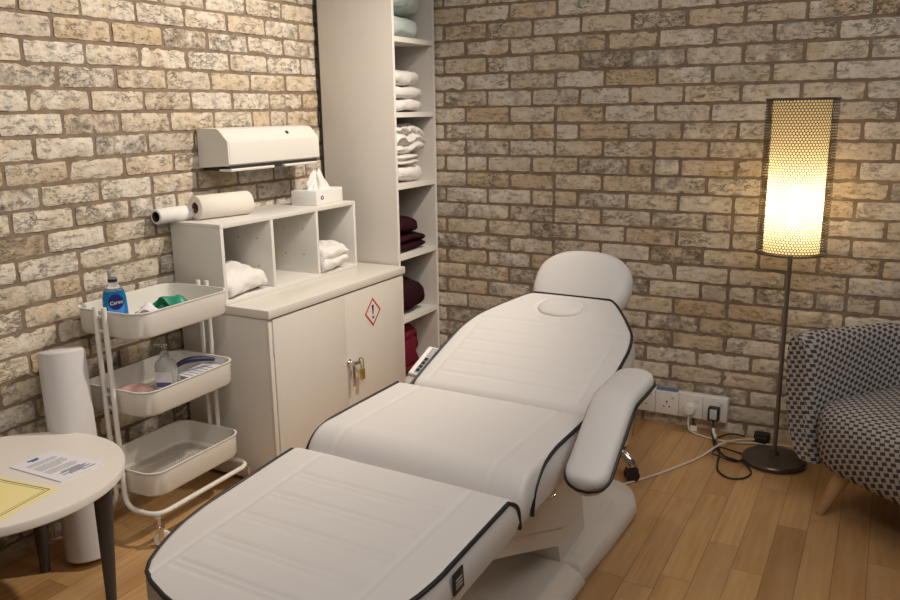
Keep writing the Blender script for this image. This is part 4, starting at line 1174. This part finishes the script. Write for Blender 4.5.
# seat: one deep upholstered block with a rounded front
def seat_loop(gx, yf, z):
    N = 80; out = []
    yb = .232
    for k in range(N):
        a = 2 * PI * k / N; n = 7
        x = (.322 - gx) * math.copysign(abs(math.cos(a)) ** (2 / n), math.cos(a)); y = math.copysign(abs(math.sin(a)) ** (2 / n), math.sin(a))
        y = yb * y if y > 0 else -yf * abs(y) - .018 * (1 - (x / .33) ** 2) * abs(y)
        out.append((x, y, z))
    return out
loops = [seat_loop(g_, yf, z) for g_, yf, z in ((.05, .225, .172), (.012, .255, .176), (.004, .275, .20), (.001, .288, .25), (0, .294, .30), (0, .294, .345), (.003, .286, .372), (.010, .272, .390), (.024, .250, .401), (.05, .22, .408), (.10, .16, .413), (.18, .09, .416), (.26, .02, .417))]
mb = MB(); mb.loft(loops)
mb.uv = [(x, z + .9 * y) for L in loops for (x, y, z) in L]
mb.build('seat', M['weave'], ac, smooth=60)
for (x, y) in ((-.205, -.215), (.205, -.215), (-.20, .20), (.20, .20)):
    mb = MB(); o2 = Vector((x, y, 0)); dv = Vector((math.copysign(.058, x), math.copysign(.045, y), 0))
    mb.tube([o2 + dv, o2 + dv * .97 + Vector((0, 0, .004)), o2 + Vector((0, 0, .186))], [.0115, .0135, .033], 20); mb.build('leg', M['wood_leg'], ac, smooth=50)

# ------------------------------------------------------------------ camera
cam_d = bpy.data.cameras.new('camera'); cam = bpy.data.objects.new('camera', cam_d); COL.objects.link(cam)
cam.location = (2.3778, -3.5075, 1.3896)
yaw, pitch, roll = -.4968, .2284, -.0148
Fv = Vector((math.sin(yaw) * math.cos(pitch), math.cos(yaw) * math.cos(pitch), -math.sin(pitch)))
Rv = Vector((math.cos(yaw), -math.sin(yaw), 0)); Uv = Rv.cross(Fv)
R2 = Rv * math.cos(roll) + Uv * math.sin(roll); U2 = -Rv * math.sin(roll) + Uv * math.cos(roll)
cam.matrix_world = Matrix(((R2.x, U2.x, -Fv.x, cam.location.x), (R2.y, U2.y, -Fv.y, cam.location.y), (R2.z, U2.z, -Fv.z, cam.location.z), (0, 0, 0, 1)))
cam_d.sensor_width = 36; cam_d.lens = 36 * 813.28 / 900; cam_d.clip_start = .02
scene.camera = cam

# ------------------------------------------------------------------ light
def spot(name, loc, aim, power, size=.06, angle=80, blend=.6, col=(1, .86, .68)):
    d = bpy.data.lights.new(name, 'SPOT'); d.energy = power; d.shadow_soft_size = size; d.spot_size = math.radians(angle); d.spot_blend = blend; d.color = col
    o = bpy.data.objects.new(name, d); COL.objects.link(o); o.location = loc
    o.rotation_euler = (Vector(aim) - Vector(loc)).to_track_quat('-Z', 'Y').to_euler(); return o
def area(name, loc, aim, power, sx, sy, col=(1, .9, .78)):
    d = bpy.data.lights.new(name, 'AREA'); d.energy = power; d.shape = 'RECTANGLE'; d.size = sx; d.size_y = sy; d.color = col
    o = bpy.data.objects.new(name, d); COL.objects.link(o); o.location = loc
    o.rotation_euler = (Vector(aim) - Vector(loc)).to_track_quat('-Z', 'Y').to_euler(); return o
spot('ceiling_spot', (1.60, -.80, 2.55), (.05, -1.45, .9), 142, .05, 95, .7, (1, .88, .735))
spot('ceiling_spot', (1.9, -2.9, 2.62), (.9, -2.1, .4), 30, .05, 100, .7, (1, .90, .80))
area('overhead_fill', (3.3, -1.9, 2.6), (1.7, -1.2, .3), 11, 1.2, 1.2, (1, .93, .86))  # added fill light from the right, lifts the shaded chair base
area('overhead_fill', (2.4, -2.6, 2.7), (1.6, -1.2, .5), 16, 1.6, 1.6, (1, .93, .87))  # unseen area light overhead for broad soft fill
w = bpy.data.worlds.new('room_ambient'); scene.world = w; w.use_nodes = True
bg = w.node_tree.nodes['Background']; bg.inputs['Color'].default_value = (1, .93, .88, 1); bg.inputs['Strength'].default_value = .06
scene.view_settings.view_transform = 'Standard'
scene.view_settings.look = 'None'
scene.view_settings.exposure = 0.2
scene.cycles.use_denoising = True
